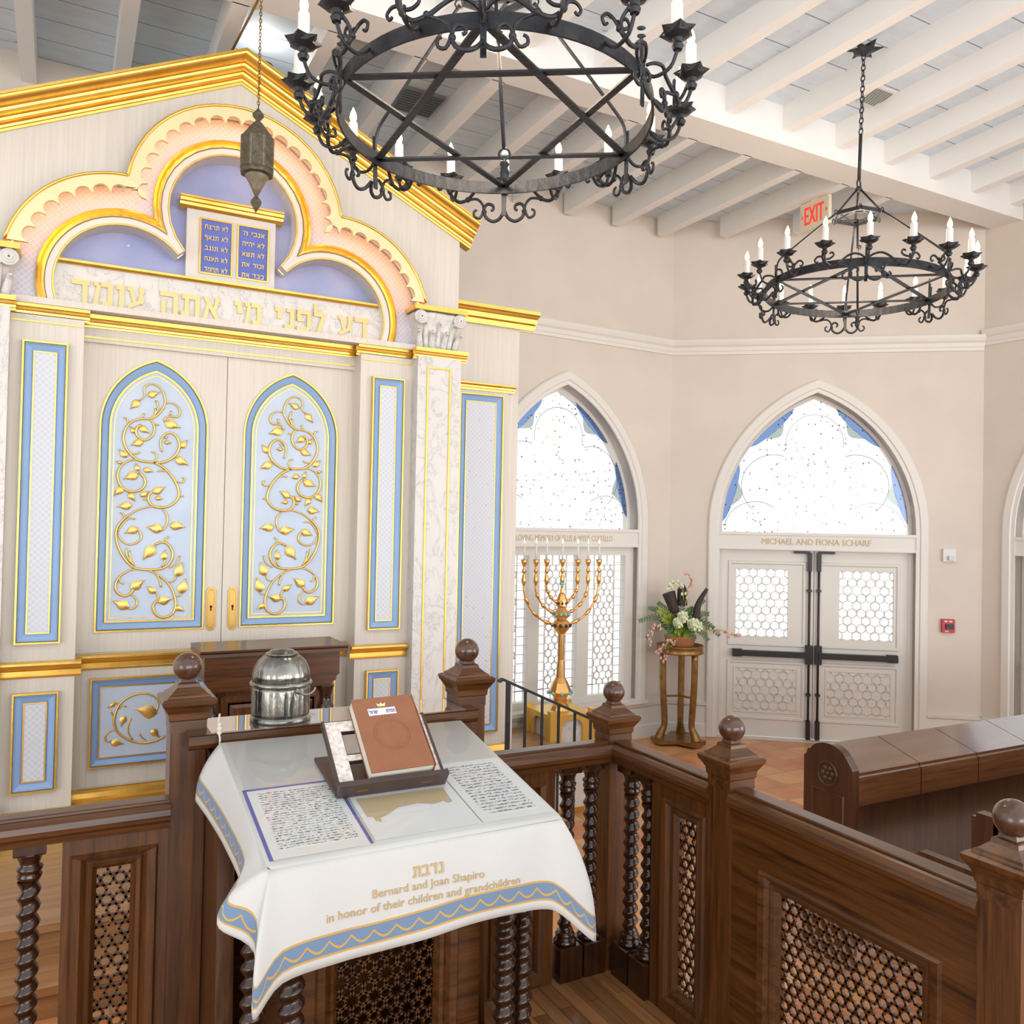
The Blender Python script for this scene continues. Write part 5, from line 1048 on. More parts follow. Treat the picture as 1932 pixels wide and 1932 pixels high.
# ================================================================== CHANDELIERS
def chandelier():
    t = thing('chandelier', 'large black iron star chandelier cut off by the top of the picture', 'chandelier', (0, 0, 0), 0, 'iron ring chandeliers')
    RR = 0.64
    m = MB(); n = 72; V = []; F = []
    for k in range(n):
        a = 2 * PI * k / n
        for r, z in ((RR - 0.009, 0), (RR, 0), (RR, 0.058), (RR - 0.009, 0.058)): V.append((r * math.cos(a), r * math.sin(a), z))
    for k in range(n):
        l = (k + 1) % n
        for j in range(4): F.append((k * 4 + j, l * 4 + j, l * 4 + (j + 1) % 4, k * 4 + (j + 1) % 4))
    m.add(V, F, False); m.build('ring_band', IRON, t)
    vx = [(-90 + 60 * k) for k in range(6)]; P = [Vector((math.cos(R(a)) * (RR - 0.006), math.sin(R(a)) * (RR - 0.006), 0)) for a in vx]
    m = MB()
    for tri, z in (((0, 2, 4), 0.026), ((1, 3, 5), 0.034)):
        for a, b in ((0, 1), (1, 2), (2, 0)): m.bar(P[tri[a]] + Vector((0, 0, z)), P[tri[b]] + Vector((0, 0, z)), 0.031, 0.008)
    m.build('star_bars', IRON, t)
    # upright straps and scrolls of each bay (curves lie on a cylinder outside the ring)
    cyl = lambda ang, s, z, r=0.0: Vector((math.cos(ang + s / 0.72) * (0.70 + r), math.sin(ang + s / 0.72) * (0.70 + r), z))
    A = [[(0.0, -0.085, -.03), (-0.02, -0.118, -.01), (-0.055, -0.132, 0), (-0.09, -0.115, 0), (-0.102, -0.085, 0), (-0.10, -0.062, 0), (-0.082, -0.045, 0), (-0.058, -0.052, 0), (-0.055, -0.07, 0), (-0.067, -0.078, 0)],
         [(-0.105, -0.085, 0), (-0.125, -0.118, 0), (-0.152, -0.108, 0), (-0.152, -0.085, 0), (-0.138, -0.078, 0)],
         [(-0.012, 0.03, -.04), (-0.04, 0.045, -.02), (-0.085, 0.05, 0), (-0.13, 0.035, 0), (-0.168, -0.005, .02), (-0.19, -0.022, .03), (-0.222, -0.03, .035), (-0.25, -0.012, .035), (-0.268, 0.012, .03), (-0.266, 0.04, .02)],
         [(-0.18, -0.018, .03), (-0.14, -0.022, 0), (-0.112, -0.045, 0), (-0.104, -0.075, 0)],
         [(-0.268, 0.012, .03), (-0.288, 0.045, .02), (-0.315, 0.05, .02), (-0.335, 0.03, .02), (-0.325, 0.01, .02), (-0.312, 0.018, .02)],
         [(-0.262, 0.02, .03), (-0.235, 0.026, .02), (-0.21, 0.045, .02), (-0.222, 0.066, .02), (-0.238, 0.058, .02)]]
    B = [[(-0.04, 0.0, -.05), (-0.06, -0.03, 0.0), (-0.10, -0.04, 0.03)]]
    for k, a in enumerate(vx):
        an = R(a); m = MB()
        m.bar(cyl(an, 0, -0.105, -0.055), cyl(an, 0, 0.135, -0.045), 0.022, 0.007, Vector((math.cos(an), math.sin(an), 0)))
        for sg in (1, -1):
            for j, c in enumerate(A):
                p = smoothpath([cyl(an, sg * s, z + 0.02, r) for s, z, r in c], 3); q = len(p); R0 = 0.0085 if j in (0, 2) else 0.0068
                m.tube(p, [R0 * (1.0 if j != 2 else 0.75 + 0.55 * i / q) * (1 - 0.25 * (i / q) ** 3) for i in range(q)], 7)
            for s, z, r in ((-0.102, -0.085, 0), (-0.18, -0.016, 0.03), (-0.268, 0.012, 0.03)):
                m.sphere(cyl(an, sg * s, z + 0.02, r), 0.0135, 8, 6)
            # upper scroll that carries the neighbouring drip pan
            p = smoothpath([cyl(an, sg * s, z, r) for s, z, r in ((0.262, 0.02, .03), (0.275, 0.05, .05), (0.262, 0.085, .07), (0.251, 0.105, .085))], 3)
            m.tube(p, 0.0075, 6)
        m.build('scroll_work', IRON, t)
    for k in range(18):
        an = R(-90 + 20 * k); c = Vector((math.cos(an) * 0.785, math.sin(an) * 0.785, 0))
        b = MB(); pf = [(0.016, 0.06), (0.022, 0.075), (0.013, 0.088), (0.02, 0.10), (0.045, 0.112), (0.060, 0.132), (0.056, 0.132), (0.042, 0.117), (0.02, 0.112)]
        b.lathe(pf, c, 12, False, an, lambda r, z, a: r * (1 + (0.18 if z > 0.12 else 0) * math.cos(6 * (a - an))))
        q = Vector((math.cos(an) * 0.645, math.sin(an) * 0.645, 0.03)); b.tube(smoothpath([q, q.lerp(c, 0.35) + Vector((0, 0, -0.03)), q.lerp(c, 0.8) + Vector((0, 0, 0.0)), c + Vector((0, 0, 0.065))], 4), 0.0075, 6)
        b.build('drip_pan', IRON, t)
        cb = MB().lathe([(0.020, 0.112), (0.0215, 0.115), (0.0212, 0.232), (0.018, 0.240), (0.011, 0.243)], c, 14).build('candle', CANDLE, t)
        MB().lathe([(0.008, 0.243), (0.015, 0.256), (0.0165, 0.267), (0.013, 0.284), (0.006, 0.300), (0.0015, 0.312)], c, 10).build('bulb', FLAME, cb)
    # hub, stays, centre rod
    m = MB(); H6 = [Vector((0.165 * math.cos(R(30 + 60 * k)), 0.165 * math.sin(R(30 + 60 * k)), 0.585)) for k in range(6)]
    for a in range(6):
        m.bar(H6[a], H6[(a + 2) % 6] , 0.014, 0.008); m.bar(H6[a], H6[(a + 1) % 6], 0.010, 0.03)
        m.tube([H6[a] * 1.1 + Vector((0.02 * math.cos(q), 0, 0.02 * math.sin(q) - 0.058)) for q in [2 * PI * k / 10 for k in range(10)]], 0.004, 5, True)
    m.build('hub_star', IRON, t)
    for k in range(3):
        a = R(30 + 120 * k); e = Vector((math.cos(a), math.sin(a), 0))
        MB().tube([e * 0.165 + Vector((0, 0, 0.59)), e * 0.02 + Vector((0, 0, 0.775))], 0.0075, 7).build('upper_stay', IRON, t)
    for k in range(6):
        a = R(30 + 60 * k); e = Vector((math.cos(a), math.sin(a), 0))
        if k % 2 == 0: MB().tube(smoothpath([e * 0.18 + Vector((0, 0, 0.58)), e * 0.55 + Vector((0, 0, 0.25)), e * 0.64 + Vector((0, 0, 0.15)), e * 0.645 + Vector((0, 0, 0.03))], 4), 0.0075, 7).build('stay_rod', IRON, t)
        else:
            q = MB(); q.bar(e * 0.645 + Vector((0, 0, 0.0)), e * 0.645 + Vector((0, 0, 0.16)), 0.018, 0.008, e)
            for z in (0.13, 0.16, 0.19): q.sphere(e * 0.645 + Vector((0, 0, z)), 0.012, 7, 5, (1.5, 0.5, 0.7))
            q.build('leaf_finial', IRON, t)
    m = MB(); m.tube([(0.0, 0, 0.56), (0.035, -0.01, -0.10)], 0.008, 7); m.tube([(0.037 + 0.022 * math.cos(q), -0.01, -0.122 + 0.022 * math.sin(q)) for q in [2 * PI * k / 14 for k in range(14)]], 0.005, 6, True)
    m.lathe([(0.006, -0.24), (0.016, -0.225), (0.02, -0.20), (0.012, -0.18), (0.02, -0.165), (0.008, -0.15), (0.006, -0.145)], (0.038, -0.01, 0), 10); m.sphere((0.03, -0.008, 0.36), 0.016, 8, 6); m.build('centre_rod', IRON, t)
    m = MB(); m.sphere((0, 0, 0.785), 0.024, 10, 8); m.tube([(0.03 * math.cos(q), 0, 0.825 + 0.03 * math.sin(q)) for q in [2 * PI * k / 14 for k in range(14)]], 0.006, 6, True)
    m.tube([(0, 0, 0.855), (0, 0, 1.20)], 0.013, 8); z = 1.20; k = 0
    while z < 1.80:
        ax = (1, 0) if k % 2 else (0, 1)
        m.tube([(ax[0] * 0.014 * math.cos(q), ax[1] * 0.014 * math.cos(q), z + 0.022 + 0.026 * math.sin(q)) for q in [2 * PI * j / 10 for j in range(10)]], 0.0045, 5, True); z += 0.040; k += 1
    m.build('chain', IRON, t)
    m = MB(); m.lathe([(0.02, 1.80), (0.04, 1.815), (0.075, 1.83), (0.10, 1.845), (0.02, 1.85)], (0, 0, 0), 12, False, 0, lambda r, z, a: r * (1 + (0.45 if z > 1.835 else 0) * math.cos(6 * a))); m.build('canopy', IRON, t)
    lp = bpy.data.lights.new('candle_glow', 'POINT'); lp.energy = 26; lp.color = (1.0, 0.80, 0.58); lp.shadow_soft_size = 0.25
    lo = bpy.data.objects.new('candle_glow', lp); COL.objects.link(lo); lo.parent = t; lo.location = (0, 0, 0.34)
    return t
C1 = chandelier(); C1.location = (1.516, 3.056, 3.884); C1.rotation_euler = (Matrix.Rotation(R(-2.46), 3, 'X') @ Matrix.Rotation(R(-30.5), 3, 'Z')).to_euler()
C2 = copy_tree(C1, None, (5.097, 4.27, 4.009), 'black iron ring chandelier with lit candles hanging beside the red exit sign', (Matrix.Rotation(R(2.07), 3, 'Y') @ Matrix.Rotation(R(16), 3, 'Z')).to_euler())

# ---- eternal light
x, y = 0.977, 5.2
ln = thing('hanging_lantern', 'pierced bronze hanging lantern on a chain in front of the glowing trefoil', 'lantern', (x, y, 4.10))
MB().lathe([(0.015, 4.345), (0.098, 4.345), (0.102, 4.36), (0.098, 4.372), (0.098, 4.555), (0.102, 4.562), (0.085, 4.575)], (x, y, 0), 8, False, 0.2).build('body', BRONZE, ln)
pm = MB()
for k in range(8):
    a = 0.2 + PI / 8 + k * PI / 4; e = Vector((math.cos(a), math.sin(a), 0)); s = Vector((-e.y, e.x, 0)); o0 = Vector((x, y, 0)) + e * 0.0912
    f8 = lambda u, v, ww, o0=o0, s=s, e=e: o0 + s * u + e * ww + Vector((0, 0, v))
    lattice(pm, f8, -0.034, 0.034, 4.378, 4.55, 0.0115, 0.0042, -0.001, 0.004, 6); 
    for u in (-0.036, 0.036): pm.fbox(f8, u - 0.003, u + 0.003, 4.37, 4.556, -0.002, 0.006)
pm.build('pierced_work', BRONZL, ln)
MB().lathe([(0.10, 4.558), (0.06, 4.615), (0.03, 4.655), (0.014, 4.672), (0.012, 4.68)], (x, y, 0), 8, False, 0.2).build('top_cone', BRONZE, ln)
MB().lathe([(0.008, 4.67), (0.036, 4.705), (0.036, 4.71), (0.008, 4.745), (0.003, 4.755)], (x, y, 0), 8, False, 0.2).build('upper_knop', BRONZE, ln)
MB().lathe([(0.01, 4.215), (0.03, 4.26), (0.055, 4.31), (0.066, 4.325), (0.07, 4.335), (0.066, 4.345)], (x, y, 0), 16).build('bottom_cone', BRONZL, ln)
MB().lathe([(0.002, 4.115), (0.034, 4.175), (0.034, 4.182), (0.010, 4.215), (0.012, 4.225)], (x, y, 0), 8, False, 0.2).build('lower_knop', BRONZE, ln)
m = MB(); z = 4.75; k = 0
while z < 5.48:
    ax = (1, 0) if k % 2 else (0, 1)
    m.tube([(x + ax[0] * 0.007 * math.cos(q), y + ax[1] * 0.007 * math.cos(q), z + 0.011 + 0.014 * math.sin(q)) for q in [2 * PI * j / 8 for j in range(8)]], 0.003, 4, True); z += 0.021; k += 1
m.build('chain', BRASS, ln)
m = MB().tube([(x, 5.2, 5.46), (x - 0.02, 5.45, 5.44), (0.86, 6.05, 5.30)], 0.008, 6); m.build('tie_wire', BRASS, ln)

# ================================================================== MENORAH, FLOWER STAND, RAILING, CONSOLE
mx, my = 4.204, 6.85
q = 1.0433
def MZ(z): return 2.25 + (z + 0.3 - 2.25) * q
mn = thing('menorah', 'tall seven-branched gold menorah with turquoise studs, on a gold arched pedestal by the lattice window', 'menorah', (mx, my, 0))
m = MB()
zt, zb = MZ(0.28), 0.05
for sx, sy in ((-1, -1), (1, -1), (1, 1), (-1, 1)): m.box(mx + sx * 0.22 - 0.03, mx + sx * 0.22 + 0.03, my + sy * 0.22 - 0.03, my + sy * 0.22 + 0.03, zb, zt + 0.06)
ap = [(-0.19, zb + .02), (0.19, zb + .02), (0.19, zt), (-0.19, zt)]
ho = [(x_, z_) for x_, z_ in arch(0.12, zb + 0.06, zt - 0.13, zt - 0.03, 8)]
for deg in (0, 90, 180, 270):
    fr = frame((0, 0), deg); o0 = Vector((mx, my, 0)); f2 = lambda u, v, ww, fr=fr, o0=o0: o0 + fr(u, v, ww + 0.22)
    m.plate(ap, [ho], f2, -0.015, 0.015)
m.box(mx - 0.24, mx + 0.24, my - 0.24, my + 0.24, zt - 0.005, zt + 0.02); m.box(mx - 0.29, mx + 0.29, my - 0.29, my + 0.29, 0.0, zb + 0.02)
m.build('pedestal', PEDG, mn)
MB().box(mx - 0.195, mx + 0.195, my - 0.195, my + 0.195, zb, zt - 0.006).build('marble_infill', MARB, mn)
zz = lambda *p: [(r, MZ(z)) for r, z in p]
MB().lathe(zz((0.11, 0.282), (0.085, 0.33), (0.06, 0.36), (0.062, 0.40), (0.075, 0.425), (0.112, 0.45), (0.112, 0.46), (0.075, 0.54), (0.048, 0.585)), (mx, my, 0), 10, False).build('base_knop', MENO, mn)
MB().lathe(zz((0.044, 0.58), (0.030, 0.75), (0.030, 1.0), (0.036, 1.01)), (mx, my, 0), 10, False).build('stem', MENO, mn)
MB().lathe(zz((0.036, 0.985), (0.068, 1.02), (0.095, 1.06), (0.068, 1.10), (0.045, 1.118), (0.07, 1.135), (0.078, 1.165), (0.05, 1.205), (0.038, 1.22), (0.05, 1.235), (0.05, 1.29), (0.038, 1.325), (0.03, 1.345), (0.018, 1.36), (0.014, 1.40)), (mx, my, 0), 10, False).build('branch_knops', MENO, mn)
def studs(zr, r, nm, mat, sz, nn=8):
    for k in range(nn): a = 2 * PI * (k + 0.5) / nn; MB().sphere((mx + r * math.cos(a), my + r * math.sin(a), MZ(zr)), sz, 8, 6).build(nm, mat, mn)
studs(0.453, 0.112, 'turquoise_stud', TURQ, 0.018); studs(1.162, 0.076, 'turquoise_stud', TURQ, 0.015, 10); studs(1.062, 0.088, 'dark_stud', GEM, 0.017, 10); studs(1.262, 0.048, 'dark_stud', GEM, 0.012, 8)
top = MZ(1.66)
def cup(x0, par):
    m = MB().lathe([(0.010, top - 0.24), (0.020, top - 0.215), (0.024, top - 0.19), (0.014, top - 0.15), (0.010, top - 0.13), (0.020, top - 0.115), (0.020, top - 0.10), (0.010, top - 0.08), (0.012, top - 0.06), (0.026, top - 0.03), (0.030, top), (0.022, top + 0.003)], (x0, my, 0), 10)
    m.build('candle_cup', MENO, par)
    MB().tube([(x0 + 0.018, my - 0.012, top - 0.108), (x0 + 0.019, my - 0.0125, top - 0.108)], 0.010, 8).build('turquoise_stud', TURQ, par)
    c = MB().lathe([(0.008, top), (0.008, top + 0.155)], (x0, my, 0), 8).build('taper', CANDLE, par)
    MB().lathe([(0.003, top + 0.155), (0.006, top + 0.165), (0.005, top + 0.178), (0.001, top + 0.20)], (x0, my, 0), 6).build('flame', FLAME, c)
for rad, zc in ((0.40, 1.062), (0.278, 1.165), (0.165, 1.265)):
    for s in (-1, 1):
        zc_ = MZ(zc); zt_ = top - 0.23; w_ = rad * q
        P = [Vector((mx + s * w_ * math.sin(t), my, zt_ - (zt_ - zc_) * math.cos(t))) for t in [PI / 2 * k / 12 for k in range(13)]]
        m = MB().tube(P, 0.0115, 8)
        for i in (3, 6, 9): 
            a, b = P[i] + (P[i - 1] - P[i]) * 0.9, P[i] + (P[i + 1] - P[i]) * 0.9; m.tube([a, P[i].lerp(a, .5), P[i], P[i].lerp(b, .5), b], [0.011, 0.016, 0.022, 0.016, 0.011], 8)
        br = m.build('branch', MENO, mn); cup(mx + s * w_, br)
br = MB().lathe([(0.014, MZ(1.39)), (0.012, top - 0.22)], (mx, my, 0), 8).build('centre_shaft', MENO, mn); cup(mx, br); MB().lathe([(0.012, MZ(1.44) - 0.02), (0.03, MZ(1.44)), (0.012, MZ(1.44) + 0.02)], (mx, my, 0), 10).build('turquoise_stud', TURQ, br)

fx, fy = 5.789, 7.03
fs = thing('flower_stand', 'tall aged-brass flower stand with three curved legs in the corner left of the double doors', 'stand', (fx, fy, 0))
for k in range(3):
    a = R(-75 + 120 * k); e = Vector((math.cos(a), math.sin(a), 0)); c = Vector((fx, fy, 0))
    P = smoothpath([c + e * 0.225 + Vector((0, 0, 0.05)), c + e * 0.20 + Vector((0, 0, 0.12)), c + e * 0.165 + Vector((0, 0, 0.19)), c + e * 0.165 + Vector((0, 0, 0.30)), c + e * 0.185 + Vector((0, 0, 0.6)), c + e * 0.19 + Vector((0, 0, 0.96))], 4)
    m = MB()
    m.tube(P, [0.05, 0.05, 0.048, 0.045, 0.042, 0.038, 0.036, 0.034, 0.033, 0.033, 0.033, 0.033] + [0.034] * (len(P) - 12), 8); m.build('leg', BRASS, fs)
    m = MB().bar(c + Vector((0, 0, 0.5)), c + e * 0.175 + Vector((0, 0, 0.5)), 0.02, 0.02); m.build('stretcher', BRASS, fs)
tri = []
for k in range(3):
    for d_, r_ in ((-22, 0.29), (22, 0.29), (60, 0.15)): a = R(-75 + 120 * k + d_); tri.append((fx + r_ * math.cos(a), fy + r_ * math.sin(a)))
MB().plate(tri, [], ID, 0.02, 0.06).build('base_plate', BRASS, fs)
m = MB()
for k in range(3): a = R(-75 + 120 * k); m.lathe([(0.05, 0.0), (0.055, 0.012), (0.05, 0.025)], (fx + 0.22 * math.cos(a), fy + 0.22 * math.sin(a), 0), 10)
m.build('bun_feet', BRASS, fs)
MB().lathe([(0.10, 0.955), (0.245, 0.955), (0.25, 0.965), (0.242, 0.98), (0.242, 1.02), (0.252, 1.03), (0.245, 1.04), (0.235, 1.03), (0.232, 0.985), (0.1, 0.98)], (fx, fy, 0), 32).build('rim_tray', BRASS, fs)
fa = thing('flower_arrangement', 'arrangement of ferns, cream flowers and dark pods in a terracotta pot on the brass stand', 'flowers', (fx, fy, 0.98))
MB().lathe([(0.12, 0.982), (0.15, 1.06), (0.165, 1.12), (0.17, 1.135), (0.155, 1.135), (0.14, 1.12)], (fx, fy, 0), 24).build('pot', TERRA, fa)
c = Vector((fx, fy, 1.12)); cr, cu_ = Vector((0.883, -0.47, 0)), Vector((0, 0, 1)); cf = Vector((-0.47, -0.883, 0))
rnd = random.Random(4)
def frond(tip, sag, mat, k=13, wl=0.075, nm='fern_frond'):
    m = MB(); P = smoothpath([c, c.lerp(c + tip, 0.5) + Vector((0, 0, sag)), c + tip], 8); m.tube(P, 0.004, 4)
    for i in range(3, len(P) - 1):
        d = (P[i + 1] - P[i - 1]).normalized(); n = d.cross(cf).normalized(); l = wl * (1 - 0.75 * i / len(P))
        for s in (1, -1):
            a = P[i]; b = a + n * s * l + d * l * 0.7 + Vector((0, 0, -0.15 * l)); mid = a.lerp(b, 0.45); ww = d * 0.012
            m.add([a, mid + ww, b, mid - ww], [(0, 1, 2, 3)])
    return m.build(nm, mat, fa)
for a, l, up, sg in ((-0.44, 0, 0.16, .12), (-0.34, 0, 0.30, .10), (-0.36, 0, -0.02, .14), (-0.24, 0, 0.36, .06), (0.36, 0, 0.10, .14), (0.42, 0, 0.02, .15), (0.30, 0, 0.25, .1), (0.25, 0, 0.40, .06), (-0.16, .1, 0.02, .12), (0.12, .15, 0.0, .12), (0.02, 0, 0.42, .02), (-0.10, 0.12, 0.2, .1), (0.28, .1, -0.02, .12), (0.15, -.1, 0.30, .08)):
    frond(cr * a + cu_ * up + cf * l, sg, GREEN)
for a, up in ((-0.25, 0.30), (-0.20, 0.22), (-0.12, 0.26), (-0.05, 0.05), (0.06, 0.02), (-0.16, -0.12)): frond(cr * a + cu_ * up + cf * 0.1, 0.05, LIME, 9, 0.10, 'lime_spray')
def blossom(p, r, mat, nm='flower'):
    m = MB()
    for k in range(34):
        t = math.acos(1 - 2 * (k + 0.5) / 34); f = PI * (1 + 5 ** 0.5) * k; d = Vector((math.sin(t) * math.cos(f), math.sin(t) * math.sin(f), math.cos(t)))
        n = d.orthogonal().normalized(); b = d.cross(n); o0 = p + d * r * 0.55; m.add([o0 - n * r * .3, o0 - b * r * .3, o0 + n * r * .3 + d * r * .35, o0 + b * r * .3 + d * r * .35], [(0, 1, 2, 3)])
    m.sphere(p, r * 0.68, 10, 8); return m.build(nm, mat, fa)
for u, v, r in ((-0.055, 0.165, 0.068), (-0.005, 0.225, 0.072), (0.105, 0.15, 0.078), (0.155, 0.13, 0.062)):
    blossom(c + cr * u + cu_ * v + cf * 0.17, r, PETAL)
for pts, w0, w1 in ((((-0.07, 0.26), (-0.145, 0.47)), 0.055, 0.085), (((0.0, 0.34), (-0.005, 0.50), (-0.02, 0.535)), 0.065, 0.05), (((0.15, 0.20), (0.17, 0.36), (0.26, 0.52)), 0.055, 0.02)):
    P = smoothpath([c + cr * u + cu_ * v + cf * 0.08 for u, v in pts], 4); n = len(P); m = MB()
    m.tube(P, [(w0 + (w1 - w0) * i / (n - 1)) * 0.85 for i in range(n)], 7); m.build('dark_pod', BARK, fa)
for pts in (((0.02, 0.35), (0.05, 0.52), (0.08, 0.60), (0.03, 0.69)), ((0.0, 0.4), (-0.02, 0.55), (-0.10, 0.58), (-0.17, 0.53)), ((-0.2, 0.1), (-0.30, 0.12), (-0.34, 0.02), (-0.34, -0.06)), ((0.2, 0.08), (0.38, 0.10), (0.48, 0.05), (0.58, 0.06)), ((-0.1, 0), (-0.2, -0.08), (-0.26, -0.14)), ((-0.05, 0), (-0.15, -0.12), (-0.2, -0.22))):
    P = smoothpath([c + cr * u + cu_ * v + cf * 0.15 for u, v in pts], 4); m = MB().tube(P, 0.005, 5); o = m.build('orchid_stem', LIME, fa)
    m = MB()
    for i in range(2, len(P), 2): 
        for j in range(3): m.sphere(P[i] + Vector((rnd.uniform(-.02, .02), rnd.uniform(-.02, .02), rnd.uniform(-.02, .02))), 0.016, 6, 5, (1, .6, 1.2))
    m.build('pink_blossom', PINK if pts[0][0] != 0.0 else PETAL, o)

hr = thing('iron_handrail', 'black iron handrail with thin balusters in front of the menorah', 'handrail', (3.27, 5.45, 0))
a, b = Vector((2.85, 5.45, 1.138)), Vector((3.80, 5.45, 0.70))
m = MB().bar(a, b, 0.045, 0.018); m.bar(a, a + Vector((-0.03, 0, -0.015)), 0.045, 0.016); m.build('top_rail', IRON, hr)
for k, x_ in enumerate((2.90, 3.045, 3.19, 3.335, 3.48, 3.625, 3.77)):
    z1 = 1.138 + (x_ - 2.85) * (0.70 - 1.138) / 0.95; w_ = 0.014 if k in (0, 6) else 0.008
    m = MB().box(x_ - w_, x_ + w_, 5.45 - w_, 5.45 + w_, 0.0, z1 - 0.005)
    if k in (3, 4, 5):
        for s in (-1, 1): m.tube([(x_ + s * 0.012, 5.45, 0.52), (x_ + s * 0.035, 5.45, 0.50), (x_ + s * 0.04, 5.45, 0.46), (x_ + s * 0.015, 5.45, 0.42), (x_, 5.45, 0.38)], 0.006, 5)
        m.sphere((x_, 5.45, 0.45), 0.022, 8, 6)
    m.build('baluster', IRON, hr)

cn = thing('lectern_console', 'dark wood console with turned legs standing before the ark doors', 'console', (1.17, 5.45, 0.30))
MB().ext([(0, 0), (-0.005, 0.018), (0.012, 0.03), (0.012, 0.04), (-0.42, 0.04), (-0.42, 0)], (0.735, 5.28, 1.432), (1.635, 5.28, 1.432), (0, -1, 0), (0, 0, 1)).build('top', WX, cn)
MB().plate([(0.765, 1.432), (1.592, 1.432), (1.592, 1.285), (1.575, 1.272), (1.57, 1.245), (1.548, 1.235), (1.54, 1.215), (0.815, 1.215), (0.80, 1.24), (0.785, 1.25), (0.765, 1.285)], [], lambda u, v, ww: Vector((u, 5.31 - ww, v)), -0.36, 0.0).build('apron', WX, cn)
MB().box(0.84, 1.52, 5.36, 5.66, 0.36, 1.215).build('cabinet_body', WZ, cn)
for x0, x1 in ((0.87, 1.17), (1.19, 1.49)):
    m = MB().loft([[Vector((u, 5.36 - ww, v)) for u, v in rect(x0, x1, 0.45, 1.18, i)] for i, ww in ((0, 0), (0, 0.012), (0.035, 0.012), (0.045, 0.0), (0.055, 0.0), (0.075, 0.008))]); m.cap([Vector((u, 5.352, v)) for u, v in rect(x0, x1, 0.45, 1.18, 0.075)]); m.build('door', WZ, cn)
for x_ in (0.80, 1.515):
    MB().lathe([(0.035, 0.36), (0.045, 0.40), (0.028, 0.46), (0.034, 0.70), (0.028, 0.95), (0.045, 1.06), (0.05, 1.085), (0.036, 1.10), (0.03, 1.14), (0.042, 1.185), (0.05, 1.21), (0.05, 1.216)], (x_, 5.33, 0), 16).build('leg', WT, cn)
MB().box(0.74, 1.60, 5.28, 5.68, 0.30, 0.362).build('plinth', WX, cn)

# ================================================================== PEWS
def pew(x0, x1, y0, label, zt=1.0, full=True):
    t = thing('pew', label, 'pew', ((x0 + x1) / 2, y0, 0), 0, 'dark wood pews')
    e = [(-0.02, 0.0), (0.30, 0.0), (0.30, zt + 0.035), (0.285, zt + 0.045), (0.275, zt + 0.075)] + [(0.14 + 0.128 * math.cos(q), zt + 0.045 + 0.085 * math.sin(q)) for q in [PI * 0.12 + PI * 0.72 * k / 10 for k in range(11)]] + [(0.0, zt + 0.05), (-0.012, zt + 0.035), (-0.02, zt + 0.02)]
    fe = lambda u, v, ww: Vector((x0 - ww, y0 + u, v))
    pe = MB().plate(e, [], fe, -0.05, 0.0).build('end_panel', WPE, t)
    m = MB(); cx, cz = 0.14, zt - 0.03
    m.tube([fe(cx + 0.062 * math.cos(2 * PI * k / 24), cz + 0.062 * math.sin(2 * PI * k / 24), 0.001) for k in range(24)], 0.006, 6, True)
    for k in range(6): a = 2 * PI * k / 6; m.sphere(fe(cx + 0.03 * math.cos(a), cz + 0.03 * math.sin(a), 0.0), 0.016, 8, 6, (0.4, 1, 1))
    m.sphere(fe(cx, cz, 0), 0.014, 8, 6, (0.5, 1, 1)); m.build('carved_rosette', WPE, pe)
    m = MB().loft([[fe(x, z, ww) for x, z in lp] for lp, ww in ((rect(0.03, 0.25, 0.05, zt - 0.12), 0.0), (rect(0.035, 0.245, 0.055, zt - 0.125), 0.008), (rect(0.045, 0.235, 0.065, zt - 0.135), 0.0))]); m.build('end_moulding', WPE, pe)
    k = 0; xx = x0 + 0.05; wseg = 0.505
    while xx < x1 - 0.05:
        xe = min(xx + wseg, x1); g = 0.003
        m = MB(); V = [(x_, y_, z_) for x_ in (xx + g, xe - g) for y_, z_ in ((y0, zt), (y0 + 0.27, zt + 0.085), (y0 + 0.27, zt + 0.065), (y0, zt - 0.02))]
        m.add(V, [(0, 1, 2, 3), (7, 6, 5, 4), (0, 4, 5, 1), (1, 5, 6, 2), (2, 6, 7, 3), (3, 7, 4, 0)]); m.build('desk_lid', WPL, t)
        MB().box(xx + g * 1.5, xe - g * 1.5, y0 - 0.012, y0 + 0.012, zt - 0.168, zt - 0.021).build('drop_front', WP, t)
        xx = xe
    MB().box(x0 + 0.04, x1, y0 + 0.07, y0 + 0.11, 0.05, zt - 0.03).build('back_board', WPE, t)
    MB().box(x0 + 0.04, x1, y0 + 0.11, y0 + 0.26, zt - 0.19, zt - 0.16).build('book_shelf', WPE, t)
    return t
pew(3.62, 7.85, 3.03, 'long dark wood pew with a glossy sloped top before the double doors')
t = thing('pew', 'dark wood pew end and seat behind the nearest newel post', 'pew', (3.9, 2.3, 0), 0, 'dark wood pews')
fe = lambda u, v, ww: Vector((3.66 - ww, 2.27 + u, v))
MB().plate([(0, 0), (0.12, 0), (0.12, 0.985), (0.10, 0.985), (0.10, 1.005), (0.02, 1.005), (0.02, 0.985), (0, 0.985)], [], fe, -0.06, 0.0).build('end_panel', WPE, t)
MB().plate([(0.0, 0.36), (0.36, 0.36), (0.36, 0.74), (0.345, 0.755), (0.0, 0.755)], [], fe, 0.0, 0.05).build('arm_end', WPE, t)
MB().box(3.66, 7.2, 2.25, 2.29, 0.4, 0.985).build('back_board', WPE, t)
MB().box(3.66, 7.2, 2.29, 2.62, 0.40, 0.44).build('seat', WP, t)

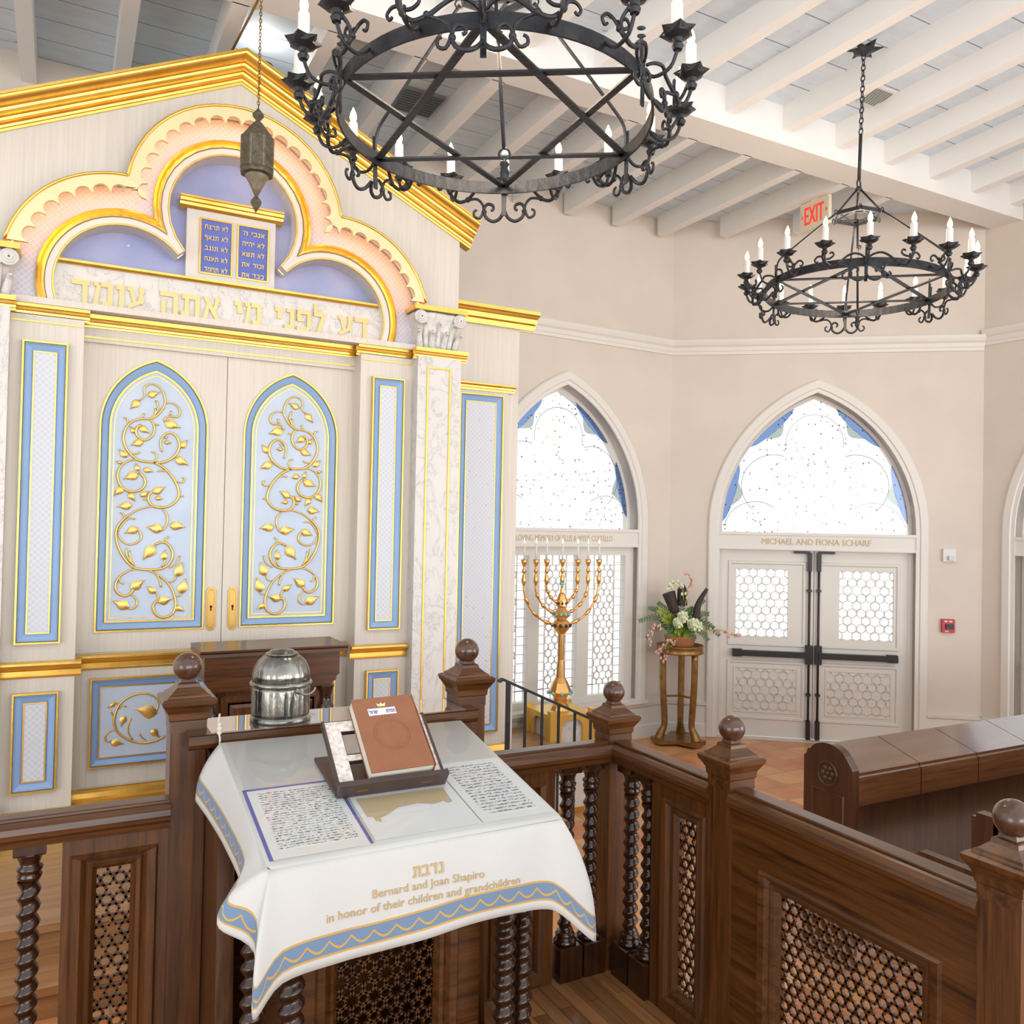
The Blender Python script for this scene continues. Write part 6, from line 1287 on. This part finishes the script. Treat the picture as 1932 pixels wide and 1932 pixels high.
# ================================================================== SMALL FITTINGS
FE = lambda u, v, ww: Vector((6.30 - ww, 5.915 - u, v))
es = thing('exit_sign', 'small cream exit sign with red letters and arrows hanging under a ceiling beam', 'sign', (6.30, 5.74, 5.17))
MB().fbox(FE, 0, 0.345, 5.175, 5.445, -0.02, 0.02).build('housing', plain('sign_cream', (0.72, 0.66, 0.50), 0.4), es)
m = MB(); letter(m, 'EXIT', FE, 0.055, 0.29, 5.225, 5.395, 0.02, 0.023, 0.012)
for u, sg in ((0.022, 1), (0.322, -1)): m.add([FE(u - 0.012 * sg, 5.31, 0.022), FE(u + 0.012 * sg, 5.335, 0.022), FE(u + 0.012 * sg, 5.285, 0.022)], [(0, 1, 2)])
m.build('lettering', emit('exit_red', (1.0, 0.06, 0.035), 0.9), es)
MB().fbox(FE, 0.13, 0.21, 5.445, 5.46, -0.02, 0.02).build('mount', PLASTIC, es)
# ceiling vents
FV = lambda u, y, ww: Vector((u, y, 5.735 + 0.22 * (5.22 - y) - ww))
v1 = thing('ceiling_vent', 'small white ceiling vent with grey slats between the pale rafters above the far chandelier', 'vent', (5.82, 4.68, 5.85))
MB().fbox(FV, 5.70, 5.94, 4.58, 4.78, -0.01, 0.012).build('frame', PLASTIC, v1)
m = MB()
for k in range(7): m.fbox(FV, 5.72 + 0.029 * k, 5.738 + 0.029 * k, 4.60, 4.76, 0.010, 0.016)
m.build('slats', GREYP, v1)
v2 = thing('ceiling_vent', 'large dark ceiling vent seen through the star of the nearer chandelier', 'vent', (2.39, 6.3, 5.64))
MB().box(2.20, 2.60, 6.13, 6.50, 5.64, 5.662).build('frame', GREYP, v2)
m = MB()
for k in range(9): m.box(2.215, 2.585, 6.15 + 0.038 * k, 6.172 + 0.038 * k, 5.632, 5.642)
m.build('slats', plain('dark_slat', (0.10, 0.12, 0.12), 0.5), v2)
# wall devices
al = thing('fire_alarm', 'red fire alarm pull station on the wall right of the double doors', 'alarm', tuple(FD(2.871, 1.31, 0)))
MB().fbox(FD, 2.81, 2.932, 1.235, 1.375, 0.0, 0.045).build('housing', RED, al)
MB().fbox(FD, 2.842, 2.918, 1.275, 1.325, 0.045, 0.06).build('handle', BLACK, al)
m = MB(); m.fbox(FD, 2.83, 2.86, 1.345, 1.36, 0.045, 0.047); m.fbox(FD, 2.875, 2.905, 1.345, 1.36, 0.045, 0.047); m.fbox(FD, 2.835, 2.87, 1.245, 1.255, 0.045, 0.047); m.build('white_marking', PLASTIC, al)
th = thing('alarm_strobe', 'white wall strobe above the red fire alarm', 'strobe', tuple(FD(2.879, 2.04, 0)))
MB().fbox(FD, 2.815, 2.94, 1.975, 2.105, 0.0, 0.035).build('housing', PLASTIC, th)
m = MB(); m.fbox(FD, 2.862, 2.915, 1.99, 2.035, 0.035, 0.065); m.build('lens', plain('lens_grey', (0.45, 0.46, 0.47), 0.15), th)
